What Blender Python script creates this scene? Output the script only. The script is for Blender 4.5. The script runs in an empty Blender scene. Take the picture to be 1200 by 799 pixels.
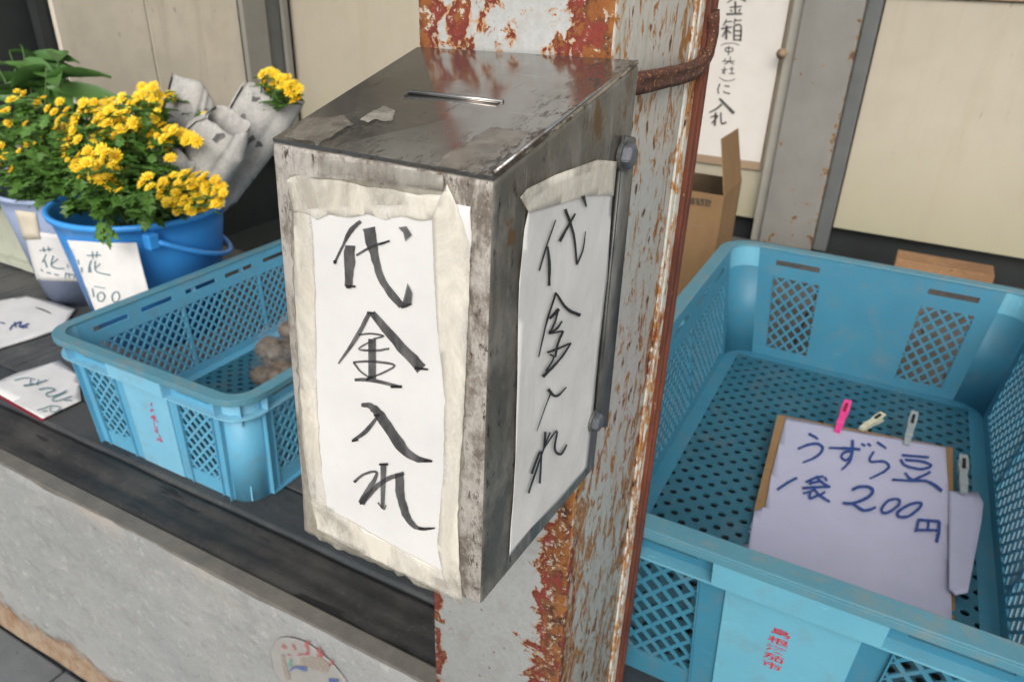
import bpy, bmesh, math, random
from mathutils import Vector, Matrix, noise
random.seed(7)
S = bpy.context.scene
COL = S.collection
# ------------------------------------------------------------------ camera
H = 0.75                                   # lens height above the shelf top (z = 0)
RX = Vector((0.8788549, 0.23890738, -0.41296166))
RY = Vector((0.47621308, -0.38685552, 0.78966062))
RZ = Vector((0.02881604, -0.89067747, -0.45372158))
cd = bpy.data.cameras.new('camera'); cam = bpy.data.objects.new('camera', cd); COL.objects.link(cam)
cam.matrix_world = Matrix(((RX[0], -RX[1], -RX[2], 0), (RY[0], -RY[1], -RY[2], 0), (RZ[0], -RZ[1], -RZ[2], H), (0, 0, 0, 1)))
cd.sensor_width = 36; cd.lens = 866 / 1200 * 36; cd.clip_start = 0.01; cd.clip_end = 200
cd.dof.use_dof = True; cd.dof.focus_distance = 0.39; cd.dof.aperture_fstop = 17
S.camera = cam
# ------------------------------------------------------------------ light
EL, AZ = math.radians(36), math.radians(160)      # veiled sun behind the photographer, a little to the right
w = bpy.data.worlds.new('World'); S.world = w; w.use_nodes = True
nt = w.node_tree; bg = nt.nodes['Background']
sky = nt.nodes.new('ShaderNodeTexSky'); sky.sky_type = 'NISHITA'; sky.sun_disc = False
sky.sun_elevation = EL; sky.sun_rotation = AZ; sky.air_density = 1.0; sky.dust_density = 4.0
hs = nt.nodes.new('ShaderNodeHueSaturation'); hs.inputs['Saturation'].default_value = 0.45
nt.links.new(sky.outputs[0], hs.inputs['Color']); nt.links.new(hs.outputs[0], bg.inputs['Color'])
bg.inputs['Strength'].default_value = 0.15
sd = bpy.data.lights.new('sun', 'SUN'); sun = bpy.data.objects.new('sun', sd); COL.objects.link(sun)
sd.energy = 0.6; sd.angle = math.radians(40); sd.color = (1.0, 0.95, 0.88)
dirv = Vector((math.sin(AZ) * math.cos(EL), math.cos(AZ) * math.cos(EL), math.sin(EL)))
sun.rotation_euler = dirv.to_track_quat('Z', 'Y').to_euler()
S.view_settings.view_transform = 'Standard'; S.view_settings.look = 'None'
S.view_settings.exposure = 0.42; S.view_settings.gamma = 1.0
S.render.engine = 'CYCLES'; S.cycles.max_bounces = 8; S.cycles.use_denoising = True

# ------------------------------------------------------------------ helpers
def ray(px, py):
    v = Vector((px - 600, py - 400, 866.0))
    return Vector((RX.dot(v), RY.dot(v), RZ.dot(v)))
CP = Vector((0, 0, H))
class Pl:                                  # a real plane in the place; pixel reading -> point on it
    def __init__(s, p, n): s.p = Vector(p); s.n = Vector(n).normalized()
    def at(s, px, py, off=0.0):
        d = ray(px, py); t = (s.p + s.n * off - CP).dot(s.n) / d.dot(s.n); return CP + d * t
def onz(px, py, z=0.0): return Pl((0, 0, z), (0, 0, 1)).at(px, py)
def ony(px, py, y): return Pl((0, y, 0), (0, -1, 0)).at(px, py)
def onx(px, py, x): return Pl((x, 0, 0), (1, 0, 0)).at(px, py)

def link(o, parent=None):
    COL.objects.link(o)
    if parent is not None: o.parent = parent
    return o
def tag(o, label=None, cat=None, group=None, kind=None):
    if label: o['label'] = label
    if cat: o['category'] = cat
    if group: o['group'] = group
    if kind: o['kind'] = kind
    return o
def thing(name, label, cat, group=None, loc=(0, 0, 0)):
    o = bpy.data.objects.new(name, None); o.empty_display_size = .02; o.location = loc; link(o)
    return tag(o, label, cat, group)
def mesh_obj(name, bm, mat, parent=None, smooth=False):
    me = bpy.data.meshes.new(name); bm.to_mesh(me); bm.free()
    for m in (mat if isinstance(mat, (list, tuple)) else [mat]): me.materials.append(m)
    if smooth:
        for p in me.polygons: p.use_smooth = True
    o = bpy.data.objects.new(name, me)
    if parent is not None:
        link(o, parent); o.matrix_parent_inverse = Matrix.Translation(-parent.location)
    else: link(o)
    return o
def raw_obj(name, verts, faces, mat, parent=None, smooth=False):
    me = bpy.data.meshes.new(name); me.from_pydata([tuple(v) for v in verts], [], faces); me.update()
    for m in (mat if isinstance(mat, (list, tuple)) else [mat]): me.materials.append(m)
    if smooth:
        for p in me.polygons: p.use_smooth = True
    o = bpy.data.objects.new(name, me)
    if parent is not None:
        link(o, parent); o.matrix_parent_inverse = Matrix.Translation(-parent.location)
    else: link(o)
    return o
def hexa(bm, c):                           # 8 corners: bottom ring then top ring
    v = [bm.verts.new(p) for p in c]; f = []
    for q in ((3, 2, 1, 0), (4, 5, 6, 7), (0, 1, 5, 4), (1, 2, 6, 5), (2, 3, 7, 6), (3, 0, 4, 7)):
        f.append(bm.faces.new([v[i] for i in q]))
    return v, f
def box(bm, x0, x1, y0, y1, z0, z1, bev=0.0, seg=2):
    v, f = hexa(bm, [(x0, y0, z0), (x1, y0, z0), (x1, y1, z0), (x0, y1, z0), (x0, y0, z1), (x1, y0, z1), (x1, y1, z1), (x0, y1, z1)])
    if bev > 0:
        es = list({e for ff in f for e in ff.edges})
        bmesh.ops.bevel(bm, geom=es, offset=bev, segments=seg, affect='EDGES', profile=.5)
def box_obj(name, x0, x1, y0, y1, z0, z1, mat, parent=None, bev=0.0, seg=2):
    bm = bmesh.new(); box(bm, x0, x1, y0, y1, z0, z1, bev, seg); return mesh_obj(name, bm, mat, parent)
def tube(bm, pts, rad, n=8, cap=True):
    pts = [Vector(p) for p in pts]; rs = rad if isinstance(rad, (list, tuple)) else [rad] * len(pts)
    rings = []
    for i, p in enumerate(pts):
        d = (pts[min(i + 1, len(pts) - 1)] - pts[max(i - 1, 0)]).normalized()
        a = d.cross(Vector((0, 0, 1)));  a = a if a.length > .05 else d.cross(Vector((1, 0, 0))); a.normalize(); b = d.cross(a)
        rings.append([bm.verts.new(p + (a * math.cos(t) + b * math.sin(t)) * rs[i]) for t in [2 * math.pi * k / n for k in range(n)]])
    for r0, r1 in zip(rings, rings[1:]):
        for k in range(n): bm.faces.new((r0[k], r0[(k + 1) % n], r1[(k + 1) % n], r1[k]))
    if cap:
        bm.faces.new(rings[0][::-1]); bm.faces.new(rings[-1])
def fbm(p, s, o=4): return noise.fractal(Vector(p) * s, 1.0, 2.0, o)

# ---- materials
class NT:
    def __init__(s, name):
        m = bpy.data.materials.new(name); m.use_nodes = True; s.m = m; s.t = m.node_tree; s.b = s.t.nodes['Principled BSDF']
        s.co = s.t.nodes.new('ShaderNodeTexCoord').outputs['Object']
    def n(s, ty, **k):
        x = s.t.nodes.new(ty)
        for a, b in k.items(): setattr(x, a, b)
        return x
    def L(s, a, b): s.t.links.new(a, b)
    def val(s, inp, v):
        if isinstance(v, (int, float)): inp.default_value = v
        elif isinstance(v, (tuple, list)): inp.default_value = tuple(v) + ((1,) if len(v) == 3 and inp.type == 'RGBA' else ())
        else: s.L(v, inp)
    def noise(s, scale, detail=6, rough=.6, stretch=(1, 1, 1), off=(0, 0, 0), dist=0.0):
        mp = s.n('ShaderNodeMapping'); mp.inputs['Scale'].default_value = stretch; mp.inputs['Location'].default_value = off; s.L(s.co, mp.inputs[0])
        x = s.n('ShaderNodeTexNoise'); x.inputs['Scale'].default_value = scale; x.inputs['Detail'].default_value = detail
        x.inputs['Roughness'].default_value = rough; x.inputs['Distortion'].default_value = dist; s.L(mp.outputs[0], x.inputs['Vector']); return x.outputs['Fac']
    def step(s, v, a, b, lo=0.0, hi=1.0):
        x = s.n('ShaderNodeMapRange'); x.inputs['From Min'].default_value = a; x.inputs['From Max'].default_value = b
        x.inputs['To Min'].default_value = lo; x.inputs['To Max'].default_value = hi; s.val(x.inputs['Value'], v); return x.outputs[0]
    def math(s, op, a, b=0.0):
        x = s.n('ShaderNodeMath', operation=op); s.val(x.inputs[0], a); s.val(x.inputs[1], b); return x.outputs[0]
    def mix(s, f, a, b):
        x = s.n('ShaderNodeMix', data_type='RGBA'); s.val(x.inputs[0], f); s.val(x.inputs[6], a); s.val(x.inputs[7], b); return x.outputs[2]
    def xyz(s):
        x = s.n('ShaderNodeSeparateXYZ'); s.L(s.co, x.inputs[0]); return x.outputs
    def bump(s, h, strength=.3, dist=.001):
        x = s.n('ShaderNodeBump'); x.inputs['Strength'].default_value = strength; x.inputs['Distance'].default_value = dist
        s.val(x.inputs['Height'], h); s.L(x.outputs[0], s.b.inputs['Normal'])
    def set(s, **k):
        nm = dict(color='Base Color', rough='Roughness', metal='Metallic', alpha='Alpha', spec='Specular IOR Level', trans='Transmission Weight', sss='Subsurface Weight', ior='IOR')
        for a, b in k.items(): s.val(s.b.inputs[nm[a]], b)
        return s
def mottled(name, c1, c2, scale=20, rough=.6, bump=.2, bdist=.0006, metal=0.0, stretch=(1, 1, 1), speck=None, speck_at=.68, detail=8, spec=.5):
    t = NT(name); n = t.noise(scale, detail, .62, stretch); c = t.mix(t.step(n, .35, .65), c1, c2)
    if speck:
        n2 = t.noise(scale * 6, 3, .6, stretch, (3, 1, 7)); c = t.mix(t.step(n2, speck_at, speck_at + .04), c, speck)
    t.set(color=c, rough=rough, metal=metal, spec=spec)
    if bump: t.bump(t.noise(scale * 5, 6, .65, stretch), bump, bdist)
    return t.m
def plain(name, c, rough=.5, metal=0.0, **k):
    t = NT(name); n = t.noise(60, 4, .6); c2 = tuple(x * .86 for x in c)
    t.set(color=t.mix(t.step(n, .3, .7), c, c2), rough=rough, metal=metal, **k); return t.m

def rust_paint(name, side):
    t = NT(name); x, y, z = t.xyz()
    if not side:
        n1 = t.noise(32, 10, .64, dist=.3); n2 = t.noise(80, 8, .72, (1, 1, 1), (5, 2, 1)); n3 = t.noise(240, 6, .7)
        w1 = t.step(x, -.190, -.154, -.04, .21); w2 = t.step(x, -.258, -.268, -.02, .17)
        w3 = t.math('ABSOLUTE', t.math('SUBTRACT', z, .71)); w3 = t.step(w3, .0, .05, .05, -.025)
    else:
        n1 = t.noise(80, 10, .70, (1, 1, .5), dist=.7); n2 = t.noise(130, 8, .72, (1, 1, .7), (5, 2, 1)); n3 = t.noise(320, 6, .7, (1, 1, .5))
        w1 = t.math('MULTIPLY', t.step(y, .425, .392, 0.0, .14), t.step(z, .62, .44, .35, 1.0)); w2 = t.step(y, .47, .52, -.022, .028)
        w3 = t.step(z, .46, .38, -.005, .0)
    wn = t.noise(9, 3, .5, (1, 1, .4 if side else 1), (2, 4, 6))
    v = t.math('ADD', t.math('ADD', t.math('ADD', n1, w1), t.math('ADD', w2, w3)), t.math('MULTIPLY', t.math('SUBTRACT', wn, .5), .22))
    fine = t.math('MULTIPLY', t.math('SUBTRACT', n3, .5), .10); v = t.math('ADD', v, fine)
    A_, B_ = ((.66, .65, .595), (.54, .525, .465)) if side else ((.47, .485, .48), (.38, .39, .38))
    paint = t.mix(t.step(n3, .35, .7), A_, B_)
    paint = t.mix(t.step(t.noise(50, 6, .65, (1, 1, .3 if side else 1), (8, 8, 8)), .52, .72, 0, .8), paint, (.36, .32, .22) if side else (.36, .36, .33))
    stain = t.mix(t.step(n2, .4, .6), (.50, .26, .08), (.32, .12, .03))
    red = t.mix(t.step(n2, .42, .6), (.23, .042, .028), (.15, .028, .02))
    rust = t.mix(t.step(n2, .42, .56), (.05, .022, .015), (.26, .09, .025))
    rust = t.mix(t.step(n3, .55, .64), rust, (.34, .17, .06))
    if side:
        c = t.mix(t.step(v, .505, .565), paint, t.mix(t.step(n2, .4, .6), (.56, .27, .07), (.36, .14, .03)))
        c = t.mix(t.step(v, .625, .65), c, rust)
        c = t.mix(t.math('MULTIPLY', t.step(v, .60, .62), t.step(t.noise(36, 3, .5, (1, 1, .4), (9, 9, 1)), .56, .58)), c, red)
        sp1 = t.noise(95, 4, .6, (1, 1, .55), (6, 3, 9)); c = t.mix(t.step(sp1, .60, .635, 0, .85), c, (.42, .19, .05)); c = t.mix(t.step(sp1, .645, .66), c, (.07, .03, .02))
        flake = t.step(t.math('ADD', n2, t.math('MULTIPLY', n3, .3)), .70, .72)
        c = t.mix(t.math('MULTIPLY', flake, t.step(v, .60, .62)), c, (.48, .47, .42))
        o = -.01
    else:
        o = -.01
        c = t.mix(t.step(v, .535, .562), paint, stain)
        c = t.mix(t.step(v, .562, .570), c, red)
        c = t.mix(t.step(t.math('ADD', v, t.math('ADD', t.math('MULTIPLY', t.math('SUBTRACT', n2, .5), 1.1), t.math('MULTIPLY', w1, .35))), .665, .69), c, rust)
        c = t.mix(t.math('MULTIPLY', t.step(n3, .57, .60), t.step(v, .60, .66)), c, (.50, .46, .38))
        c = t.mix(t.math('MULTIPLY', t.step(t.math('ADD', x, t.math('MULTIPLY', t.math('SUBTRACT', n1, .5), .03)), -.157, -.152), t.step(n2, .46, .60)), c, (.30, .12, .03)); spots = t.step(t.noise(100, 4, .6, (1, 1, 1), (4, 4, 4)), .645, .665)
        c = t.mix(spots, c, (.22, .09, .04))
    r = t.step(v, .57, .6, .42, .85)
    hgt = t.math('ADD', t.step(v, .575 + o, .595 + o, 1.0, .0), t.math('MULTIPLY', t.math('MULTIPLY', n3, t.step(v, .56, .6)), 1.1))
    t.set(color=c, rough=r, spec=.45); t.bump(hgt, .8, .0007); return t.m

M = {}
M['post_front'] = rust_paint('peeling white paint over red primer', False)
M['post_side'] = rust_paint('streaky rusting white paint', True)
M['rail'] = mottled('dark red brown rust', (.075, .02, .012), (.17, .045, .02), 45, .7, .5, .0008, stretch=(1, 1, .3), speck=(.35, .17, .06))
M['strap'] = mottled('flaking rust', (.028, .014, .013), (.12, .038, .02), 90, .75, .8, .0012, speck=(.4, .2, .08), speck_at=.6)

def lid_mat():
    t = NT('brushed stainless with soot stains'); x, y, z = t.xyz()
    d = t.noise(28, 8, .65, dist=.6); f = t.noise(400, 3, .6, (1, .08, 1))
    sm = t.step(d, .52, .70, 0, .6)
    c = t.mix(sm, (.40, .385, .365), (.26, .247, .225)); c = t.mix(t.math('MULTIPLY', t.step(f, .4, .7), .25), c, (.36, .35, .33))
    sc1 = t.noise(260, 4, .7, (.12, 1, 1), (1, 1, 1), .3); sc2 = t.noise(180, 4, .7, (1, .15, 1), (4, 1, 1), .4); c = t.mix(t.step(sc1, .60, .66, 0, .5), c, (.55, .54, .52)); c = t.mix(t.step(sc2, .62, .67, 0, .5), c, (.10, .095, .085)); edge = t.math('MULTIPLY', t.step(y, .300, .262), t.step(t.noise(140, 8, .75, (1, .4, 1)), .55, .62, 0, .8)); c = t.mix(edge, c, (.12, .105, .085))
    e2 = t.math('MULTIPLY', t.step(x, -.165, -.146), t.step(t.noise(160, 8, .75, (1, .4, 1), (3, 3, 3)), .5, .58)); c = t.mix(e2, c, (.14, .12, .10))
    r = t.math('ADD', t.step(d, .45, .7, .13, .24), t.math('MULTIPLY', t.math('MAXIMUM', edge, e2), .4))
    t.set(color=c, rough=r, metal=.93); t.bump(f, .04, .0002); return t.m
M['lid'] = lid_mat()
def pewter():
    t = NT('weathered pewter grey steel'); x, y, z = t.xyz()
    a = t.noise(95, 10, .80, (1, 1, .5)); b = t.noise(26, 7, .7); f = t.noise(210, 8, .8, (1, 1, .4), (4, 1, 2)); g = t.noise(70, 8, .75, (2.2, 1, .25), (7, 1, 2))
    c = t.mix(t.step(a, .44, .56), (.16, .135, .11), (.44, .41, .365)); c = t.mix(t.step(b, .44, .58, 0, .8), c, (.52, .49, .45)); c = t.mix(t.math('MULTIPLY', t.step(g, .54, .60), .45), c, (.17, .14, .115))
    c = t.mix(t.step(f, .57, .62), c, (.07, .05, .038)); c = t.mix(t.step(t.noise(240, 6, .8, (1, 1, .6), (1, 9, 1)), .62, .66), c, (.55, .53, .50))
    t.set(color=c, rough=t.step(a, .4, .65, .65, .42), metal=.25); t.bump(t.math('ADD', a, f), .8, .0008); return t.m
M['front'] = pewter()
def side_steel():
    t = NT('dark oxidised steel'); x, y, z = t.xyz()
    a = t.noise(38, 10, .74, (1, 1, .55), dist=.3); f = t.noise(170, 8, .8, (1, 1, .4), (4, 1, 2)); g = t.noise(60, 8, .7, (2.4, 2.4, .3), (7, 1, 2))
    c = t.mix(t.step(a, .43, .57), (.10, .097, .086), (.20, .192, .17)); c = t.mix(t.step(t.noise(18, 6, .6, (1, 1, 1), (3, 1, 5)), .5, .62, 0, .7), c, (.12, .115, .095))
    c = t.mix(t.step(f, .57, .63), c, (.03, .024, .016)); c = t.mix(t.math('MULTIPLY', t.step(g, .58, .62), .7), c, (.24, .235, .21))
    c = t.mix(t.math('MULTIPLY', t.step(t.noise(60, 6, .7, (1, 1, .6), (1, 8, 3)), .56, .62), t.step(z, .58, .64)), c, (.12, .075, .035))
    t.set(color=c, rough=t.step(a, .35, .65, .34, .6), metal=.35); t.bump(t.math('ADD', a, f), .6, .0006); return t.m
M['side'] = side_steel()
M['bolt'] = mottled('blue grey steel', (.09, .10, .115), (.15, .165, .185), 60, .5, .4, .0005, metal=.5)
M['bar'] = mottled('dull dark bar steel', (.07, .075, .075), (.20, .20, .185), 70, .55, .4, .0005, metal=.5, stretch=(1, 1, .3))
M['slot'] = plain('black void', (.008, .008, .008), .9)

def paper(name, c, c2, bump=.35, sc=18):
    t = NT(name); n = t.noise(sc, 6, .6); t.set(color=t.mix(t.step(n, .35, .7), c, c2), rough=.75, spec=.25)
    t.bump(t.noise(sc * 1.3, 5, .55, (1, 1, .6), dist=.5), bump, .002); return t.m
M['paper'] = paper('white sheet', (.66, .655, .64), (.585, .58, .57), .5)
M['paper_shade_blue'] = paper('white sheet in blue shade tone', (.39, .40, .53), (.36, .37, .49), .25)  # white sheets; the dim blue shade in the crate is put into the colour
M['paper_poster'] = paper('poster sheet', (.70, .67, .63), (.66, .63, .59), .1)
M['paper_dull'] = paper('weathered white sheet', (.62, .62, .605), (.52, .52, .50), .7)
M['paper_edge'] = paper('yellowed paper', (.62, .57, .46), (.5, .45, .35), .3)
def tape(name, c, c2, alpha, rough=.3):
    t = NT(name); n = t.noise(50, 8, .7, (1, 1, .3), dist=.4); n2 = t.noise(40, 7, .65, (1, 1, .5), dist=.5)
    t.set(color=t.mix(t.step(n, .35, .65), c, c2), rough=rough, alpha=t.step(n2, .38, .62, alpha - .34, alpha + .24)); t.bump(t.noise(120, 5, .7, (1, 1, .16), dist=.4), .3, .0006); return t.m
M['tape'] = tape('yellowed packing tape', (.80, .77, .69), (.73, .685, .585), .58)
M['tape_clear'] = tape('cloudy clear tape', (.46, .44, .39), (.30, .28, .23), .38)
M['tape_lid'] = tape('smeared clear tape', (.34, .31, .26), (.16, .14, .115), .34, .18)
M['film'] = tape('grimy plastic film', (.42, .40, .34), (.27, .245, .19), .6, .25)
def inkm(name, c, a0, a1):
    t = NT(name); n = t.noise(130, 4, .6, (1, 1, .4)); t.set(color=c, rough=.5, alpha=t.step(n, .35, .65, a0, a1)); return t.m
M['ink'] = inkm('grey brush ink', (.04, .038, .04), .62, .86)
M['ink_dark'] = inkm('dark brush ink', (.012, .012, .013), .9, .98)
M['ink_black'] = inkm('black marker', (.012, .013, .014), .93, 1.0)
M['ink_blue'] = inkm('blue marker', (.012, .045, .20), .93, 1.0)
M['ink_teal'] = inkm('faded teal marker', (.05, .16, .20), .75, .95)
M['ink_soft'] = inkm('poster ink', (.05, .05, .048), .75, .9)
M['red_print'] = plain('red print', (.50, .03, .06), .5)
M['pink_print'] = inkm('rubbed red print', (.52, .08, .16), .45, .8)

def plastic(name, c, c2, rough=.42, dirt=(.17, .16, .13), amt=.32):
    t = NT(name); n = t.noise(9, 6, .6); d = t.noise(30, 9, .72); sc_ = t.noise(90, 6, .75, (.25, 1, .8), (3, 1, 2), .5)
    cc = t.mix(t.step(n, .3, .7), c, c2); cc = t.mix(t.math('MULTIPLY', t.step(d, .5, .72), amt), cc, dirt); cc = t.mix(t.step(sc_, .63, .68, 0, .35), cc, tuple(min(1, q * 1.5 + .08) for q in c))
    t.set(color=cc, rough=t.step(d, .4, .7, rough, rough + .15), spec=.45, sss=0.0); t.bump(t.noise(150, 4, .6), .06, .0004); return t.m
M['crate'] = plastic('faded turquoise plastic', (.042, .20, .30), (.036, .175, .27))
M['crate_rim'] = plastic('scuffed turquoise plastic', (.085, .24, .31), (.07, .215, .29), .5, (.24, .22, .17), .75)
M['crate_light'] = plastic('sun bleached turquoise plastic', (.13, .38, .50), (.11, .34, .46))
M['crate_bleached'] = plastic('sun bleached blue plastic', (.11, .36, .53), (.09, .32, .49))
M['crate_bleached_light'] = plastic('pale sun bleached blue plastic', (.20, .47, .63), (.17, .43, .59))
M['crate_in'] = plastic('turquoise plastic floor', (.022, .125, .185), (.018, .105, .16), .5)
M['bucket_blue'] = plastic('bright blue plastic', (.05, .32, .80), (.04, .28, .74), .3, (.1, .2, .4), .15)
M['bucket_grey'] = plastic('pale grey blue plastic', (.36, .44, .63), (.32, .40, .58), .38, (.4, .42, .42), .2)
M['bucket_cream'] = plastic('pale sage plastic', (.42, .44, .36), (.37, .39, .31), .5)
def wood(name, c, c2, c3, ax, rough=.75, bump=.6):
    t = NT(name); st = [(1.0, .10, 1.0), (.13, 1.0, 1.0)][ax]
    n = t.noise(75, 9, .74, st, dist=.3); n2 = t.noise(7, 6, .65); n3 = t.noise(260, 7, .75, st); n4 = t.noise(120, 7, .75, (1, 1, 1), (2, 7, 4))
    cc = t.mix(t.step(n, .35, .65), c, c2); cc = t.mix(t.step(n2, .45, .6), cc, c3); cc = t.mix(t.step(n4, .58, .66, 0, .6), cc, tuple(min(1, q * 1.9) for q in c3)); cc = t.mix(t.step(t.noise(60, 5, .6, tuple(q * .6 for q in st), (9, 3, 3)), .63, .66), cc, (.008, .008, .007)); cc = t.mix(t.math('MULTIPLY', t.step(n3, .55, .7), .5), cc, (.02, .018, .016))
    t.set(color=cc, rough=rough, spec=.4); t.bump(t.math('ADD', n, t.math('MULTIPLY', n3, .5)), bump, .0012); return t.m
M['plank'] = wood('weathered grey boards', (.07, .074, .078), (.042, .045, .048), (.095, .095, .092), 0, .6)
M['plank_front'] = wood('weathered grey front board', (.040, .048, .054), (.026, .031, .034), (.055, .058, .058), 1, .6)
M['beam'] = wood('dark worn timber', (.036, .035, .033), (.015, .0155, .016), (.050, .047, .043), 1, .62, 1.0)
M['concrete_top'] = mottled('grey cement edge', (.15, .14, .12), (.105, .10, .09), 25, .85, .5, .001, speck=(.1, .09, .08))
def plinth_mat():
    t = NT('painted rendered concrete'); x, y, z = t.xyz(); n = t.noise(5, 9, .62, dist=.3); n2 = t.noise(26, 9, .68); n3 = t.noise(3.4, 6, .6, (1, 1, 1), (4, 0, 2))
    c = t.mix(t.step(n, .35, .65), (.30, .305, .295), (.255, .27, .27)); c = t.mix(t.step(n2, .50, .66, 0, .5), c, (.20, .205, .20)); c = t.mix(t.step(t.noise(48, 9, .78, (1, 1, 1), (3, 3, 3)), .55, .62, 0, .6), c, (.40, .40, .375)); pit = t.noise(130, 6, .75, (1, 1, 1), (1, 4, 3)); c = t.mix(t.step(pit, .62, .66, 0, .8), c, (.13, .125, .115)); c = t.mix(t.step(t.noise(22, 8, .7, (.35, 1, 1), (5, 4, 1), .8), .62, .66, 0, .55), c, (.16, .155, .145))
    c = t.mix(t.math('MULTIPLY', t.step(n3, .52, .70), .6), c, (.20, .195, .185))
    zz = t.math('ADD', z, t.math('MULTIPLY', t.math('SUBTRACT', t.noise(7, 6, .6), .5), .26))
    g = t.step(zz, -.395, -.415); rust = t.mix(t.step(n2, .4, .6), (.24, .14, .085), (.33, .26, .185)); c = t.mix(g, c, rust)
    c = t.mix(t.math('MULTIPLY', t.step(t.noise(9, 6, .6, (1, 1, 2)), .5, .7), t.step(z, -.07, -.01, 0, .7)), c, (.33, .30, .26))
    t.set(color=c, rough=.85, spec=.3); t.bump(t.math('ADD', t.math('ADD', n2, t.math('MULTIPLY', t.noise(70, 6, .7), .5)), t.math('MULTIPLY', t.step(zz, -.42, -.39), 1.5)), .9, .005); return t.m
M['plinth'] = plinth_mat()
M['paving'] = mottled('dark slate paving', (.085, .105, .125), (.06, .075, .09), 12, .7, .5, .002, speck=(.03, .035, .04))
M['paving_light'] = mottled('grey paving stone', (.15, .165, .17), (.11, .125, .13), 12, .75, .5, .002, speck=(.05, .055, .06))
def cream(name, c, c2, green):
    t = NT(name); x, y, z = t.xyz(); n = t.noise(2.2, 6, .6); n2 = t.noise(14, 7, .65); sp = t.noise(26, 2, .5, (1, 1, .6), (2, 2, 2)); sc = t.noise(38, 3, .5, (1, 1, .35), (7, 1, 2))
    cc = t.mix(t.step(n, .35, .7), c, c2); cc = t.mix(t.math('MULTIPLY', t.step(n2, .45, .75), .3), cc, (.40, .35, .27))
    zz = t.math('ADD', z, t.math('MULTIPLY', t.math('SUBTRACT', n2, .5), .25)); cc = t.mix(t.step(zz, .34, .0, 0, green), cc, (.34, .34, .20))
    dr = t.noise(16, 6, .65, (1, 1, .09), (1, 5, 2)); cc = t.mix(t.step(dr, .52, .72, 0, .5), cc, (.40, .34, .25)); big = t.noise(1.3, 4, .6, (1, 1, 1), (8, 1, 1)); cc = t.mix(t.step(big, .45, .7, 0, .45), cc, (.38, .35, .29)); cc = t.mix(t.step(sc, .69, .76, 0, .6), cc, (.22, .18, .13)); cc = t.mix(t.step(sp, .76, .78, 0, .6), cc, (.12, .08, .05))
    t.set(color=cc, rough=.55, spec=.35); t.bump(t.noise(60, 5, .6), .15, .001); return t.m
M['wall'] = cream('old cream board', (.50, .455, .365), (.44, .40, .32), .5)
M['wall_left'] = cream('old cream board greyer', (.76, .70, .59), (.68, .63, .53), .2)
M['steel_grey'] = mottled('chipped grey steel paint', (.27, .265, .24), (.235, .23, .21), 6, .5, .1, .0005, speck=(.16, .09, .04), speck_at=.705)
def web_mat():
    t = NT('grey steel paint rusting at its edges'); x, y, z = t.xyz(); n = t.noise(6, 6, .6); sp = t.noise(34, 5, .6)
    c = t.mix(t.step(n, .35, .65), (.25, .245, .225), (.21, .205, .19)); e = t.math('ADD', t.step(x, -.232, -.212, 0, .13), t.step(z, .2, -.05, 0, .05))
    v = t.math('ADD', sp, e); c = t.mix(t.step(v, .64, .67), c, (.30, .19, .09)); c = t.mix(t.step(v, .675, .70), c, (.10, .05, .03)); c = t.mix(t.step(t.noise(12, 5, .6, (1, 1, .12)), .55, .75, 0, .4), c, (.17, .16, .14))
    t.set(color=c, rough=.5); t.bump(t.step(v, .64, .68, 1, 0), .4, .001); return t.m
M['web'] = web_mat()
M['steel_light'] = mottled('pale grey steel paint', (.36, .345, .30), (.31, .30, .26), 8, .5, .1)
M['steel_gap_shade'] = mottled('slate tone for shaded gaps', (.13, .14, .14), (.10, .11, .11), 10, .5, .1)  # dark tone that paints the shade in the gaps of the wall steel
M['dark'] = mottled('dark green grey board', (.022, .028, .028), (.016, .02, .02), 8, .6, .1)
M['trim'] = mottled('tan trim', (.36, .26, .17), (.30, .21, .13), 14, .6, .2, stretch=(.3, 1, 1))
t_ = NT('milky translucent roof sheet'); tb_ = t_.n('ShaderNodeBsdfTranslucent'); tb_.inputs['Color'].default_value = (.80, .79, .74, 1); mx_ = t_.n('ShaderNodeMixShader'); mx_.inputs[0].default_value = .8
t_.set(color=t_.mix(t_.noise(3), (.62, .60, .54), (.50, .48, .42)), rough=.5); t_.L(t_.b.outputs[0], mx_.inputs[1]); t_.L(tb_.outputs[0], mx_.inputs[2]); t_.L(mx_.outputs[0], t_.t.nodes['Material Output'].inputs['Surface']); M['roof'] = t_.m
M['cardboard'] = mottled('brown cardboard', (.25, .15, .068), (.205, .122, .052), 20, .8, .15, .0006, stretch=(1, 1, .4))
M['cardboard_shade'] = mottled('cardboard toned for inside shade', (.09, .058, .028), (.06, .04, .02), 20, .85, .1)  # darker copy of the cardboard, shade inside the box put into the colour
M['card_print'] = plain('black carton print', (.07, .05, .03), .7)
M['card_faint'] = plain('faint carton print', (.25, .16, .08), .7)
M['block'] = wood('fresh cut brown wood', (.27, .15, .075), (.19, .10, .05), (.31, .18, .09), 1)
M['newspaper'] = None
def news():
    t = NT('newsprint'); v = t.n('ShaderNodeTexVoronoi'); v.inputs['Scale'].default_value = 55; t.L(t.co, v.inputs['Vector'])
    sx = t.n('ShaderNodeSeparateColor'); t.L(v.outputs['Color'], sx.inputs[0]); n = t.noise(190, 4, .7); n2 = t.noise(14, 6, .6)
    c = t.mix(t.step(sx.outputs[0], .3, .7), (.43, .42, .40), (.37, .365, .35)); c = t.mix(t.step(n, .45, .6, 0, .5), c, (.26, .26, .25))
    c = t.mix(t.step(sx.outputs[1], .955, .96), c, (.09, .09, .09)); c = t.mix(t.step(n2, .55, .7, 0, .5), c, (.46, .44, .40))
    t.set(color=c, rough=.85, spec=.2); t.bump(t.noise(30, 5, .6, dist=.5), .4, .003); return t.m
M['newspaper'] = news()
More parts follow.
